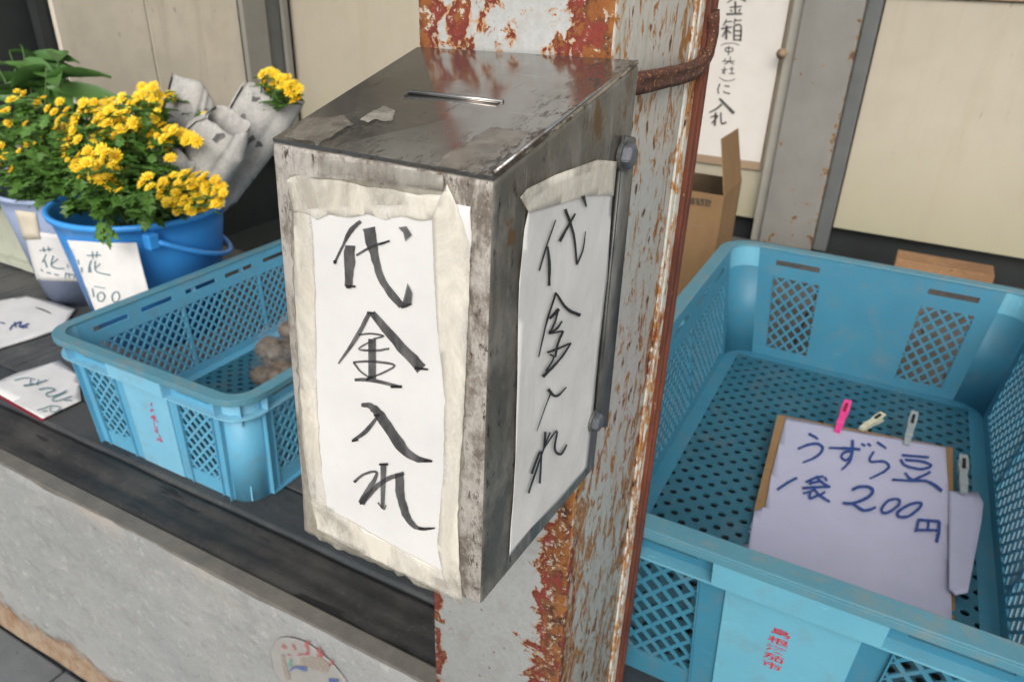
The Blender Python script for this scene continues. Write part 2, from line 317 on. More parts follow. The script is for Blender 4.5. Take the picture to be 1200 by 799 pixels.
def leafm(name, c, c2, tr=.0):
    t = NT(name); n = t.noise(30, 4, .6)
    oi = t.n('ShaderNodeObjectInfo').outputs['Random']; n = t.math('ADD', t.math('MULTIPLY', n, .5), t.math('MULTIPLY', oi, .5)); t.set(color=t.mix(n, c, c2), rough=.45, spec=.4); return t.m
M['leaf'] = leafm('chrysanthemum leaf', (.09, .20, .03), (.035, .095, .018))
M['leaf_dark'] = leafm('dark broad leaf', (.05, .13, .03), (.09, .19, .045))
M['stem'] = leafm('green stem', (.10, .17, .05), (.07, .13, .03))
M['petal'] = leafm('yellow petal', (.88, .72, .05), (.82, .53, .015))
M['petal_core'] = leafm('amber flower centre', (.74, .44, .01), (.62, .32, .01))
M['pink'] = plain('pink plastic', (.75, .05, .28), .35)
M['clip_cream'] = plain('cream plastic', (.55, .55, .42), .4)
M['clip_clear'] = plain('smoky clear plastic', (.36, .42, .44), .25, alpha=.72)
M['wire'] = plain('clip wire', (.3, .3, .3), .35, .9)
M['bean'] = mottled('brown tuber skin', (.16, .12, .085), (.10, .075, .05), 30, .6, .3)
t_ = NT('crinkled clear bag'); t_.set(color=(.40, .40, .39), rough=.15, alpha=t_.step(t_.noise(40, 6, .7, dist=1.5), .45, .72, .03, .45)); t_.bump(t_.noise(30, 6, .7, dist=2.), .9, .01); M['bag'] = t_.m
M['sticker'] = paper('faded round sticker', (.29, .285, .275), (.25, .245, .23), .1, 40)
M['st_red'] = inkm('faded red', (.42, .10, .10), .3, .75)
M['st_blue'] = inkm('faded blue', (.05, .11, .32), .4, .75)
M['st_green'] = inkm('faded green', (.12, .34, .26), .3, .6)
M['st_beige'] = inkm('faded beige', (.34, .29, .24), .4, .7)
M['red_edge'] = plain('dark red edge', (.22, .01, .025), .5)

# ---- sheets and lettering on real planes
def sheet(name, pl, pts, mat, off=0.0, ripple=0.0, res=.008, thick=.0003, parent=None, rs=30, px=True, seed=0, lift=None, jag=0.0):
    """a thin sheet with outline pts on plane pl, wrinkled"""
    bm = bmesh.new()
    if jag > 0:
        rj = random.Random(seed * 7 + len(pts)); q_ = []
        for a_, b_ in zip(pts, list(pts[1:]) + [pts[0]]):
            l_ = math.hypot(b_[0] - a_[0], b_[1] - a_[1]); m_ = max(1, int(l_ / 7))
            for i_ in range(m_):
                f_ = i_ / m_; nj = jag * (noise.noise(Vector((a_[0] + (b_[0] - a_[0]) * f_, a_[1] + (b_[1] - a_[1]) * f_, seed)) * .11) * 2.2 + rj.uniform(-.35, .35))
                q_.append((a_[0] + (b_[0] - a_[0]) * f_ - (b_[1] - a_[1]) / l_ * nj, a_[1] + (b_[1] - a_[1]) * f_ + (b_[0] - a_[0]) / l_ * nj))
        pts = q_
    P = [pl.at(*p, off) for p in pts] if px else [Vector(p) for p in pts]
    f = bm.faces.new([bm.verts.new(p) for p in P]); n = pl.n
    u = n.cross(Vector((0, 0, 1))); u = u if u.length > .1 else n.cross(Vector((0, 1, 0))); u.normalize(); v = n.cross(u)
    if ripple > 0 or lift:
        for ax in (u, v):
            ds = [p.dot(ax) for p in P]; k = math.ceil((max(ds) - min(ds)) / res)
            for i in range(1, k):
                d = min(ds) + i * res
                bmesh.ops.bisect_plane(bm, geom=bm.verts[:] + bm.edges[:] + bm.faces[:], plane_co=ax * d, plane_no=ax)
        for vt in bm.verts:
            q = vt.co.copy(); a = noise.noise(q * rs + Vector((seed, 0, 0))) + .5 * noise.noise(q * rs * 2.3 + Vector((0, seed, 0)))
            vt.co += n * (ripple * a + (lift(q) if lift else 0))
    o = mesh_obj(name, bm, mat, parent, smooth=ripple > 0)
    if thick:
        m = o.modifiers.new('thick', 'SOLIDIFY'); m.thickness = thick; m.offset = 0
    return o
def smooth_path(P, wd, k=5):
    if len(P) < 3: return P, wd
    out, ow = [], []
    for i in range(len(P) - 1):
        p0 = P[max(i - 1, 0)]; p1 = P[i]; p2 = P[i + 1]; p3 = P[min(i + 2, len(P) - 1)]
        for j in range(k):
            t = j / k
            out.append(tuple(.5 * (2 * p1[c] + (p2[c] - p0[c]) * t + (2 * p0[c] - 5 * p1[c] + 4 * p2[c] - p3[c]) * t * t + (3 * p1[c] - p0[c] - 3 * p2[c] + p3[c]) * t ** 3) for c in (0, 1)))
            ow.append(wd[i] * (1 - t) + wd[i + 1] * t)
    out.append(P[-1]); ow.append(wd[-1]); return out, ow
def lettering(name, surf, strokes, mat, parent, off=.0006, polys=(), conv=None, curve=True, step=.00002, dark=()):
    """each stroke: (points, width or widths) read on the picture of the sheet; laid on the sheet as a thin layer of ink"""
    bm = bmesh.new(); k = 0
    cv = conv or (lambda p: p); ns = len(strokes)
    for si_, (pts, wd) in enumerate(list(strokes) + list(dark)):
        P = [cv(p) for p in pts]; W = list(wd) if isinstance(wd, (list, tuple)) else [wd] * len(P)
        while len(W) < len(P): W.append(W[-1])
        if curve: P, W = smooth_path(P, W)
        o = off + k * step; k += 1; L_, R_ = [], []
        for i, p in enumerate(P):
            a = P[max(i - 1, 0)]; b = P[min(i + 1, len(P) - 1)]; d = Vector((b[0] - a[0], b[1] - a[1]))
            if d.length < 1e-6: d = Vector((1, 0))
            d.normalize(); q = Vector((-d.y, d.x)) * W[i] * .5; jit = 1 + .30 * noise.noise(Vector((p[0] * .35, p[1] * .35, k))); jl = 1 + .30 * noise.noise(Vector((p[0] * .35, p[1] * .35, k + 50)))
            L_.append(bm.verts.new(surf(p[0] + q.x * jit, p[1] + q.y * jit, o))); R_.append(bm.verts.new(surf(p[0] - q.x * jl, p[1] - q.y * jl, o)))
        for i in range(len(P) - 1): bm.faces.new((L_[i], L_[i + 1], R_[i + 1], R_[i])).material_index = 1 if si_ >= ns else 0
    for pts in polys:
        o = off + k * step; k += 1
        bm.faces.new([bm.verts.new(surf(*cv(p), o)) for p in pts])
    return mesh_obj(name, bm, mat, parent)
def crop(x0, y0, s): return lambda p: (x0 + p[0] * s, y0 + p[1] * s)

# ================================================================== SETTING
# pavement and its stones
PG = -.49
g = box_obj('pavement', -30, 30, -30, 30, PG - .2, PG - .012, M['paving'], None); tag(g, kind='structure')
def paving(cx0, cx1, y0, y1, m, rot=0):
    box_obj('paving_stone', cx0, cx1, y0, y1, PG - .011, PG + random.uniform(-.001, .002), m, g, .004)
for i in range(-7, 4):
    for j in range(4):
        x0 = i * .30 + (.13 if j % 2 else 0); y1 = .474 - j * .30
        paving(x0 + .003, x0 + .297, y1 - .297, y1 - .003, M['paving_light'] if (i * 3 + j) % 3 == 0 else M['paving'])
# concrete plinth
pl_t = thing('concrete_plinth', 'pale rendered concrete plinth with a rusty brown foot, under the dark timber shelf', 'plinth', loc=(0, .5, PG))
bm = bmesh.new()
YF = .475
nx, nz = 220, 44
vs = [[bm.verts.new((-4 + 7 * i / nx, YF + .0025 * fbm((-4 + 7 * i / nx, 3, z_ * 1.0), 9) + (.004 * max(0, (z_ + .012) / .012) if z_ > -.012 else 0), z_)) for i in range(nx + 1)] for z_ in [PG + (-.0 - PG) * j / nz for j in range(nz + 1)]]
for j in range(nz):
    for i in range(nx): bm.faces.new((vs[j][i], vs[j][i + 1], vs[j + 1][i + 1], vs[j + 1][i]))
mesh_obj('rendered_face', bm, M['plinth'], pl_t, True)
box_obj('cement_top', -4, 3, .478, .503, -.06, .001, M['concrete_top'], pl_t, .002)
box_obj('core', -4, 3, .482, .60, PG, -.03, M['concrete_top'], pl_t)
# shelf
sh = thing('display_shelf', 'dark weathered timber shelf with a worn front beam, carrying crates and buckets', 'shelf', loc=(0, 1.4, 0))
def worn_beam(name, y0, y1, z0, zt, m, amp):
    bm = bmesh.new(); nx, ny = 300, 12; V = []
    for j in range(ny + 3):
        row = []
        for i in range(nx + 1):
            x = -3.2 + 5.4 * i / nx
            if j == 0: y, z = y0 + .001, z0
            elif j == ny + 2: y, z = y1 - .001, z0
            else:
                y = y0 + (y1 - y0) * (j - 1) / ny; e = 1
                z = zt + amp * (fbm((x * .35, y * 6, zt), 6) - .45 * math.exp(-((y - y0 - .036 - .006 * noise.noise(Vector((x * 5, 0, 0)))) / .004) ** 2)) - .004 * max(0, .15 - e) / .15
                if j in (1, ny + 1): y += .002 * noise.noise(Vector((x * 9, j, 0)))
            row.append(bm.verts.new((x, y, z)))
        V.append(row)
    for j in range(ny + 2):
        for i in range(nx): bm.faces.new((V[j][i], V[j][i + 1], V[j + 1][i + 1], V[j + 1][i]))
    return mesh_obj(name, bm, m, sh, True)
worn_beam('front_beam', .504, .582, -.08, -.004, M['beam'], .0045)
worn_beam('front_plank', .588, .668, -.03, -.0005, M['plank_front'], .0008)
x = -3.0; k = 0
while x < 2.0:
    w_ = random.uniform(.17, .21)
    bm = bmesh.new(); box(bm, x + .0015, x + w_ - .0015, .6695, 1.40 if x < -.85 else 2.32, -.03, random.uniform(-.0015, 0), .0015, 1)
    mesh_obj('plank', bm, M['plank'], sh); x += w_; k += 1
box_obj('under_board', -3.1, 2.2, .60, 1.38, -.06, -.034, M['dark'], sh)
box_obj('under_board', -.66, 2.2, 1.385, 2.3, -.06, -.034, M['dark'], sh)
lf = box_obj('floor', -3.1, 2.2, 1.41, 2.59, -.36, -.32, M['dark'], None); tag(lf, kind='structure')
# stall walls
bw = thing('back_wall', 'back wall of old cream boards with scuffs and rust specks', 'wall', loc=(0, 2.56, 0))
box_obj('wall_board', -2.44, -1.44, 2.55, 2.57, .0, 2.599, M['wall'], bw, .002)
box_obj('wall_board', -1.437, -.38, 2.55, 2.57, .0, 2.599, M['wall'], bw, .002)
box_obj('wall_board', -.165, 1.0, 2.55, 2.57, .015, .697, M['wall'], bw, .002)
box_obj('wall_board', 1.003, 2.1, 2.55, 2.57, .015, .697, M['wall'], bw, .002)
box_obj('tan_trim', -.165, 2.1, 2.535, 2.57, .70, .725, M['trim'], bw, .002)
box_obj('wall_board', -.165, 2.1, 2.55, 2.57, .728, 2.599, M['wall'], bw, .002)
box_obj('backing_board', -2.6, 2.2, 2.60, 2.62, -.4, 2.599, M['dark'], bw)
gp = thing('wall_post', 'wide grey steel upright with rust chips beside the poster', 'post', loc=(-.28, 2.5, 0))
box_obj('lip', -.408, -.377, 2.50, 2.549, -.06, 2.599, M['steel_light'], gp, .003)
box_obj('web', -.375, -.21, 2.47, 2.549, -.06, 2.599, M['web'], gp, .004)
box_obj('flange', -.209, -.168, 2.515, 2.549, -.06, 2.599, M['steel_gap_shade'], gp, .003)  # dark strip painted in for the shadow gap right of the upright
sw = thing('side_wall', 'left side wall of cream boards with a narrow dark seam', 'wall', loc=(-2.46, 1.9, 0))
box_obj('wall_board', -2.47, -2.45, 1.535, 1.862, -.02, 2.599, M['wall_left'], sw, .002)
box_obj('wall_board', -2.47, -2.45, 1.867, 2.275, -.02, 2.599, M['wall_left'], sw, .002)
box_obj('backing_board', -2.52, -2.48, 1.5, 2.6, -.4, 2.599, M['dark'], sw)
db = thing('dark_opening_panel', 'dark panel standing in for the dark opening in the top left corner behind the leaves', 'board', loc=(-2.6, 1.1, 0))  # added dark panels; the shade of an opening is put into their colour
box_obj('opening_panel', -2.56, -2.54, 1.16, 1.34, -.02, 2.599, M['dark'], db, .002)
box_obj('opening_panel', -2.56, -2.54, 1.345, 1.53, -.02, 2.599, M['dark'], db, .002)
cp = thing('corner_post', 'narrow grey steel channel in the corner of the stall', 'post', loc=(-2.42, 2.4, 0))
box_obj('flange', -2.449, -2.425, 2.278, 2.40, -.02, 2.599, M['steel_grey'], cp, .002)
box_obj('web', -2.449, -2.441, 2.402, 2.49, -.02, 2.599, M['steel_gap_shade'], cp, .002)  # inside of the channel, recess shade painted into its tone
box_obj('lip', -2.439, -2.42, 2.49, 2.52, -.02, 2.599, M['steel_grey'], cp, .002)
rf = thing('shed_roof', 'unseen sheet roof over the stall, made translucent to brighten the inside, carried by the rusty post', 'roof', loc=(0, 1.3, 2.6))  # out of view; sheets made translucent to let fill light into the stall
for i in range(12):
    box_obj('roof_sheet', -2.9 + i * .44, -2.9 + i * .44 + .435, .40, 2.75, 2.6, 2.62, M['roof'], rf, .002)

# ================================================================== POST
PX0, PX1, PY0, PY1 = -.2742, -.1500, .390, .558
post = thing('steel_post', 'white painted steel post with flaking red and orange rust, carrying the money box', 'post', loc=(-.21, .47, PG))
bm = bmesh.new()
def loopz(z): return [(PX0, PY0, z), (PX1, PY0, z), (PX1, PY1, z), (PX0, PY1, z)]
hexa(bm, loopz(PG) + loopz(2.599)); 
ed = [e for e in bm.edges if abs(e.verts[0].co.z - e.verts[1].co.z) > 1]
bmesh.ops.bevel(bm, geom=ed, offset=.0035, segments=4, affect='EDGES', profile=.5)
for f in bm.faces:
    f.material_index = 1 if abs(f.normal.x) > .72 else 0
    f.smooth = abs(f.normal.z) < .5
mesh_obj('column', bm, [M['post_front'], M['post_side']], post)
bm = bmesh.new(); box(bm, -.1499, -.1478, .532, .5385, PG, 2.599, .0008); box(bm, -.1499, -.1482, .544, .556, PG, 2.599, .0008)
mesh_obj('ridge', bm, M['post_side'], post)
rail = box_obj('guide_rail', -.1502, -.1452, .5585, .566, PG, 2.599, M['rail'], post, .001)
bm = bmesh.new(); box(bm, -.160, -.1440, .5665, .574, PG, 2.599, .0012); mesh_obj('guide_rail', bm, M['rail'], post)
# rusty strap
sp = thing('rusty_strap', 'bent flat iron strap, thick with brown rust, joining the money box to the post', 'strap', loc=(-.14, .45, .68))
sp_px = [(741, 99), (757, 97), (775, 93), (795, 89), (812, 84), (824, 76), (832, 62), (836, 40), (838, 15)]
bm = bmesh.new(); rings = []
ys = [.384, .404, .43, .46, .49, .515, .54, .565, .585]
for i, ((u_, v_), yy) in enumerate(zip(sp_px, ys)):
    xo = -.1435 + (.003 if 0 < i < 4 else .001)
    c = onx(u_, v_, xo); d = Vector((0, 1, 0.1)); hh = .0058 * (1 + .12 * noise.noise(Vector((i * 2.1, 0, 0))))
    nxt = onx(*sp_px[min(i + 1, 8)], xo) - onx(*sp_px[max(i - 1, 0)], xo); nxt.normalize(); up = Vector((1, 0, 0)).cross(nxt).normalized()
    rings.append([bm.verts.new(c + up * a * hh + Vector((b * .0028, 0, 0))) for a, b in ((-1, -1), (-1.05, .4), (-.6, 1), (0, .7), (.6, 1), (1.05, .4), (1, -1))])
for a, b in zip(rings, rings[1:]):
    for k in range(7): bm.faces.new((a[k], a[(k + 1) % 7], b[(k + 1) % 7], b[k]))
bm.faces.new(rings[0]); bm.faces.new(rings[-1][::-1])
bmesh.ops.recalc_face_normals(bm, faces=bm.faces); bmesh.ops.subdivide_edges(bm, edges=bm.edges[:], cuts=2, use_grid_fill=True)
for v in bm.verts: v.co += Vector((1, .3, .6)) * .0011 * noise.noise(v.co * 260)
mesh_obj('flat_bar', bm, M['strap'], sp, True)

# ================================================================== MONEY BOX
YB = .250
mb = thing('money_box', 'steel money box with a sloping slotted lid, fixed to the rusty post', 'money box', loc=(-.2, .32, .45))
F = dict(bl=ony(356, 621, YB), br=ony(563, 711, YB), tl=ony(317, 167, YB), tr=ony(578.5, 213, YB))
YK = PY0 - .0006
K = dict(bl=Vector((-.2745, YK, .4480)), br=ony(697, 549, YK), tl=ony(489, 58, YK), tr=ony(751, 74, YK))
W_ = .0022
bm = bmesh.new()
def panel(bm, a, b, c, d, n, th, mi=0, bev=.0):
    """quad a,b,c,d with thickness th against n"""
    v, f = hexa(bm, [a - n * th, b - n * th, b, a, d - n * th, c - n * th, c, d])
    for q in f: q.material_index = mi
    return f
FN = Vector((0, -1, 0))
bm = bmesh.new()
cs = [F['bl'], F['br'], K['br'], K['bl'], F['tl'], F['tr'], K['tr'], K['tl']]
v, f = hexa(bm, cs)
top = f[1]
bmesh.ops.bevel(bm, geom=[e for e in bm.edges], offset=.0028, segments=4, affect='EDGES', profile=.5)
bm.normal_update()
for q in bm.faces:
    n = q.normal
    q.material_index = 2 if n.z > .8 else (0 if n.y < -.72 else 1); q.smooth = True
body = mesh_obj('body', bm, [M['front'], M['side'], M['lid']], mb)
# lid plate (proud), with a real slot
ln = (F['tr'] - F['tl']).cross(K['tl'] - F['tl']).normalized()
LP = Pl(F['tl'] + ln * .0012, ln)
def lidp(a, b, o=0):                       # a along width 0..1, b depth 0..1
    p0 = F['tl'].lerp(F['tr'], a); p1 = K['tl'].lerp(K['tr'], a); return p0.lerp(p1, b) + ln * (o + .0014)
A_ = LP.at(470, 117); B_ = LP.at(583, 128)
def lid_uv(p):
    best = None
    a, b = .5, .5
    for _ in range(40):
        q = lidp(a, b); e = p - q; du = (lidp(a + .01, b) - q) / .01; dv = (lidp(a, b + .01) - q) / .01
        a += e.dot(du) / du.length_squared * .7; b += e.dot(dv) / dv.length_squared * .7
    return a, b
(a0, b0), (a1, b1) = lid_uv(A_), lid_uv(B_)
bs0, bs1 = min(b0, b1) - .005, max(b0, b1) + .038
ua = [.006, a0, a1, .994]; ub = [.008, bs0, bs1, .992]
bm = bmesh.new(); TV, BV = {}, {}
for i in range(4):
    for j in range(4): TV[i, j] = bm.verts.new(lidp(ua[i], ub[j])); BV[i, j] = bm.verts.new(lidp(ua[i], ub[j], -.0018))
for i in range(3):
    for j in range(3):
        if (i, j) == (1, 1): continue
        bm.faces.new((TV[i, j], TV[i + 1, j], TV[i + 1, j + 1], TV[i, j + 1]))
for p, q in (((1, 1), (2, 1)), ((2, 1), (2, 2)), ((2, 2), (1, 2)), ((1, 2), (1, 1))): bm.faces.new((TV[p], TV[q], BV[q], BV[p]))
for p, q in (((0, 0), (3, 0)), ((3, 0), (3, 3)), ((3, 3), (0, 3)), ((0, 3), (0, 0))):
    pass
rim_ = [(0, 0), (1, 0), (2, 0), (3, 0), (3, 1), (3, 2), (3, 3), (2, 3), (1, 3), (0, 3), (0, 2), (0, 1)]
for p, q in zip(rim_, rim_[1:] + rim_[:1]): bm.faces.new((TV[q], TV[p], BV[p], BV[q]))
bmesh.ops.recalc_face_normals(bm, faces=bm.faces)
lid = mesh_obj('lid', bm, M['lid'], mb)
bm = bmesh.new(); bm.faces.new([bm.verts.new(lidp(a, b, -.00135)) for a, b in ((a0, bs0), (a1, bs0), (a1, bs1), (a0, bs1))]); mesh_obj('coin_slot', bm, M['slot'], mb)
bm = bmesh.new(); tube(bm, [lidp(a0 - .004, bs1 - .004, .0002), lidp(a1 + .004, bs1 - .004, .0002)], .0011, 10); mesh_obj('slot_lip', bm, M['lid'], mb, True)
bm = bmesh.new(); tube(bm, [lidp(.988, .02, .0006), lidp(.988, .80, .0004), lidp(.992, .985, .0002)], [.0011, .0008, .0005], 8); mesh_obj('seam_bead', bm, M['lid'], mb, True)
# side plane, flat bar and bolts
sn = (K['br'] - F['br']).cross(F['tr'] - F['br']).normalized()
if sn.x < 0: sn = -sn
SP = Pl(F['tr'].lerp(K['br'], .5), sn)
bm = bmesh.new()
bar = [(727, 158), (741, 161), (708, 500), (694, 500)]
pp = [SP.at(*p, .0006) for p in bar]; panel(bm, pp[3], pp[2], pp[1], pp[0], sn, -.0026)
bmesh.ops.bevel(bm, geom=bm.edges[:], offset=.0006, segments=2, affect='EDGES')
bmesh.ops.recalc_face_normals(bm, faces=bm.faces)
mesh_obj('flat_bar', bm, M['bar'], mb, True)
def bolt(cx, cy, r, hgt):
    c = SP.at(cx, cy, .003); bm = bmesh.new(); u = Vector((0, 1, 0)); u = (u - sn * u.dot(sn)).normalized(); vv = sn.cross(u)
    lv = []
    for h_, rr in ((0, r * 1.0), (hgt * .75, r), (hgt, r * .82)):
        lv.append([bm.verts.new(c + sn * h_ + (u * math.cos(a) + vv * math.sin(a)) * rr) for a in [math.pi / 3 * k + .2 for k in range(6)]])
    for a, b in zip(lv, lv[1:]):
        for k in range(6): bm.faces.new((a[k], a[(k + 1) % 6], b[(k + 1) % 6], b[k]))
    bm.faces.new(lv[-1]); bm.faces.new(lv[0][::-1]); bmesh.ops.recalc_face_normals(bm, faces=bm.faces)
    bmesh.ops.bevel(bm, geom=bm.edges[:], offset=.0005, segments=2, affect='EDGES')
    o = mesh_obj('bolt', bm, M['bolt'], mb, False)
    bm = bmesh.new(); tube(bm, [c - sn * .0018, c + sn * .0004], r * 1.18, 20); mesh_obj('washer', bm, M['bar'], o, False)
bolt(733, 183, .0070, .005); bolt(697, 494, .0062, .0045)

# ---- front notice: paper, tapes, lettering
FP = Pl((0, YB, 0), (0, -1, 0))
fn = thing('taped_notice', 'large white notice with brush lettering under yellowed tape, on the front of the money box', 'notice', 'notices taped to the money box', loc=ony(450, 430, YB))
sheet('plastic_film', FP, [(338, 206), (430, 212), (532, 226), (548, 330), (546, 450), (541, 560), (537, 640), (544, 706), (541, 709), (500, 690), (440, 661), (395, 643), (357, 621), (354, 560), (350, 470), (343, 330)], M['film'], .0005, .0004, .004, .0001, fn, 60, jag=1.6)
sheet('paper', FP, [(352, 247), (398, 243), (500, 240), (507, 236), (551, 243), (552, 288), (547, 330), (546, 400), (541, 500), (536, 590), (532, 650), (524, 682), (498, 672), (450, 646), (402, 615), (371, 590), (366, 520), (359, 430), (354, 330)], M['paper'], .0009, .0002, .006, .0001, fn, 25, seed=4, jag=.5)
sheet('tape', FP, [(336, 213), (340, 208), (352, 206), (372, 211), (400, 212), (430, 220), (455, 222), (490, 229), (528, 229), (531, 240), (534, 252), (526, 262), (508, 257), (492, 260), (470, 254), (452, 258), (430, 252), (404, 256), (386, 252), (372, 258), (360, 251), (345, 249)], M['tape'], .0014, .00007, .004, .00006, fn, 45, seed=2, jag=.6)
sheet('tape', FP, [(344, 250), (364, 246), (368, 300), (370, 380), (371, 470), (377, 560), (384, 602), (365, 592), (355, 520), (350, 430), (345, 330)], M['tape'], .0014, .00007, .004, .00006, fn, 45, seed=5, jag=.6)
sheet('tape', FP, [(506, 252), (524, 216), (536, 244), (551, 292), (549, 360), (546, 430), (541, 520), (536, 610), (538, 660), (541, 704), (522, 690), (512, 640), (519, 560), (521, 470), (512, 380), (508, 310)], M['tape'], .0016, .00007, .004, .00006, fn, 45, seed=8, jag=.6)
sheet('tape', FP, [(364, 586), (400, 604), (450, 634), (500, 660), (530, 676), (540, 704), (500, 686), (440, 656), (396, 634), (372, 620)], M['tape'], .0015, .00007, .004, .00006, fn, 45, seed=9, jag=.6)
sheet('tape', FP, [(372, 188), (402, 190), (470, 198), (520, 206), (519, 224), (470, 217), (404, 206), (372, 206)], M['tape_clear'], .0018, .0005, .004, .0002, fn, 45, seed=12, jag=.6)
ca = crop(370, 240, .2754); cb_ = crop(370, 440, .2504)
A1 = lambda L: [([ca(p) for p in a], w) for a, w in L]; B1 = lambda L: [([cb_(p) for p in a], w) for a, w in L]
st = A1([([(192, 72), (150, 110), (115, 175), (80, 250)], (4, 6, 3.2, 3)), ([(148, 175), (143, 260), (139, 348)], (12, 12, 9)),
    ([(224, 100), (248, 210), (285, 330), (366, 432)], (16, 10.5, 8.5, 8)), ([(172, 217), (240, 180), (315, 155)], (2.6, 3.4, 2.2)),
    ([(228, 460), (170, 570), (95, 678)], (5, 5.5, 2)), ([(240, 462), (340, 580), (450, 700)], (7, 11, 13)),
    ([(182, 555), (235, 550), (288, 560), (245, 572)], 2.2), ([(240, 580), (182, 615), (250, 622), (312, 614)], (1.8, 2, 3, 2.4)),
    ([(238, 572), (238, 742)], (9, 9)), ([(158, 672), (230, 668), (336, 686), (235, 738)], (2.2, 3.0, 2.6, 2.0)), ([(160, 672), (190, 710), (230, 738)], 2.2),
    ([(165, 746), (240, 748), (350, 775)], (3.4, 4.6, 3.6))])
st += B1([([(212, 140), (255, 145), (300, 190), (395, 325), (465, 388), (542, 402)], (4, 7, 11, 12, 8, 2.6)), ([(292, 188), (235, 262), (172, 306)], (3.2, 5.6, 3)),
    ([(318, 415), (312, 622)], (7.4, 5)), ([(180, 500), (228, 462), (286, 456), (250, 530), (212, 600)], (3.6, 3, 3, 7, 8.5)),
    ([(210, 598), (310, 500), (412, 458)], (7, 6, 4)), ([(392, 460), (396, 560), (428, 665), (480, 716), (556, 716)], (10.5, 10.5, 8.5, 4.5, 1.6)),
    ([(290, 595), (318, 628), (328, 606)], 1.6)])
pol = [[ca(p) for p in q] for q in ([(350, 98), (385, 93), (409, 130), (380, 158), (372, 122)], [(390, 335), (411, 378), (406, 424), (362, 442), (378, 385)])]
dk = A1([([(126, 348), (168, 350)], (2.0, 2.6)), ([(130, 352), (150, 356)], (3, 1)), ([(78, 238), (84, 252)], (3, 3.6)), ([(362, 438), (385, 430), (408, 424)], (3, 4, 1.4)), ([(420, 696), (478, 702)], (3.6, 1.8)),
    ([(318, 775), (366, 775)], (3.4, 3.4)), ([(218, 460), (246, 462)], 2.4), ([(238, 733), (215, 746)], 3), ([(270, 170), (312, 156)], (2.4, 1.4))])
dk += B1([([(168, 308), (198, 303)], (2.6, 2)), ([(505, 398), (544, 403)], (2.6, 2.2)), ([(296, 417), (338, 417)], 2.4), ([(178, 500), (184, 494)], 3), ([(480, 718), (558, 715)], (2, 1)), ([(272, 190), (298, 186)], 2.2), ([(205, 600), (214, 598)], 3)])
lettering('lettering', FP.at, st, [M['ink'], M['ink_dark']], fn, .0013, pol, dark=dk)

# ---- side notice
sn_t = thing('taped_notice', 'narrow white notice with thin black brush strokes on the right side of the money box', 'notice', 'notices taped to the money box', loc=SP.at(655, 420))
sheet('paper', SP, [(622, 236), (640, 222), (668, 210), (700, 199), (721, 192), (716, 250), (711, 330), (703, 400), (696, 470), (688, 548), (654, 588), (622, 620), (597, 652), (601, 590), (604, 540), (606, 440), (608, 330), (614, 270)], M['paper_dull'], .0014, .0004, .005, .0001, sn_t, 26, seed=3)
sheet('tape', SP, [(610, 232), (618, 222), (650, 206), (700, 188), (723, 190), (719, 230), (690, 230), (650, 242), (620, 250)], M['tape'], .0021, .0003, .005, .0002, sn_t, 70, seed=6)
cc = crop(600, 200, .2752); cdp = crop(590, 400, .3)
st = [([cc(p) for p in a], w) for a, w in [([(186, 212), (150, 315), (116, 428)], (1.5, 2.0, 1.8)), ([(152, 325), (159, 400), (158, 492)], (2.4, 3.6, 3)), ([(227, 166), (262, 270), (276, 402)], (3.6, 3.0, 1.8)),
    ([(270, 185), (235, 245), (203, 303)], (2.2, 2.8, 4)), ([(276, 402), (302, 340), (313, 262)], (2.4, 1.8, 1)), ([(303, 110), (316, 156)], (4.2, 2)),
    ([(188, 520), (150, 640), (113, 795)], (2.6, 2.2, 1.5)), ([(188, 524), (235, 590), (292, 618)], (2.4, 3.6, 4)), ([(200, 590), (160, 632)], (4, 3)), ([(196, 598), (182, 650), (158, 694)], 2.4), ([(214, 642), (190, 675), (158, 694), (218, 684)], (2, 2.6, 2.6, 2)),
    ([(218, 684), (195, 740), (184, 796)], 2.8), ([(150, 776), (190, 762), (252, 735)], (2.6, 2.8, 1.8))]]
st += [([cdp(p) for p in a], w) for a, w in [([(264, 8), (220, 72), (154, 140)], (2, 2.6, 4)), ([(180, 52), (196, 66), (166, 118)], 2.2), ([(130, 352), (168, 245), (186, 200)], (.9, 1.4, 2)),
    ([(174, 188), (206, 216), (246, 180)], (4, 3, 1.6)), ([(164, 354), (160, 415)], 3), ([(182, 356), (150, 440), (98, 594)], (1.6, 2.2, 2.6)), ([(110, 518), (146, 430), (142, 556)], (2.8, 2.2, 2.8)),
    ([(158, 420), (208, 350), (200, 420), (224, 442), (248, 404)], (1.6, 2.2, 2.6, 3, 1.6))]]
lettering('lettering', SP.at, st, M['ink_black'], sn_t, .0028)
# tapes and scuffs on the lid
lt = thing('lid_tape', 'crinkled clear tape scraps stuck on the near corners of the sloping steel lid', 'tape', loc=lidp(.1, .1))
sheet('tape', LP, [(331, 160), (362, 136), (402, 135), (414, 146), (372, 168)], M['tape_lid'], .0016, .0005, .004, .0002, lt, 120, jag=2.0)
sheet('tape', LP, [(438, 132), (449, 126), (462, 130), (460, 140), (440, 140), (422, 141)], M['tape_clear'], .0018, .0006, .003, .0002, lt, 200, jag=2.5)
sheet('tape', LP, [(505, 192), (575, 150), (622, 156), (560, 205)], M['tape_lid'], .0014, .0004, .004, .0002, lt, 120, jag=2.0).hide_render = False

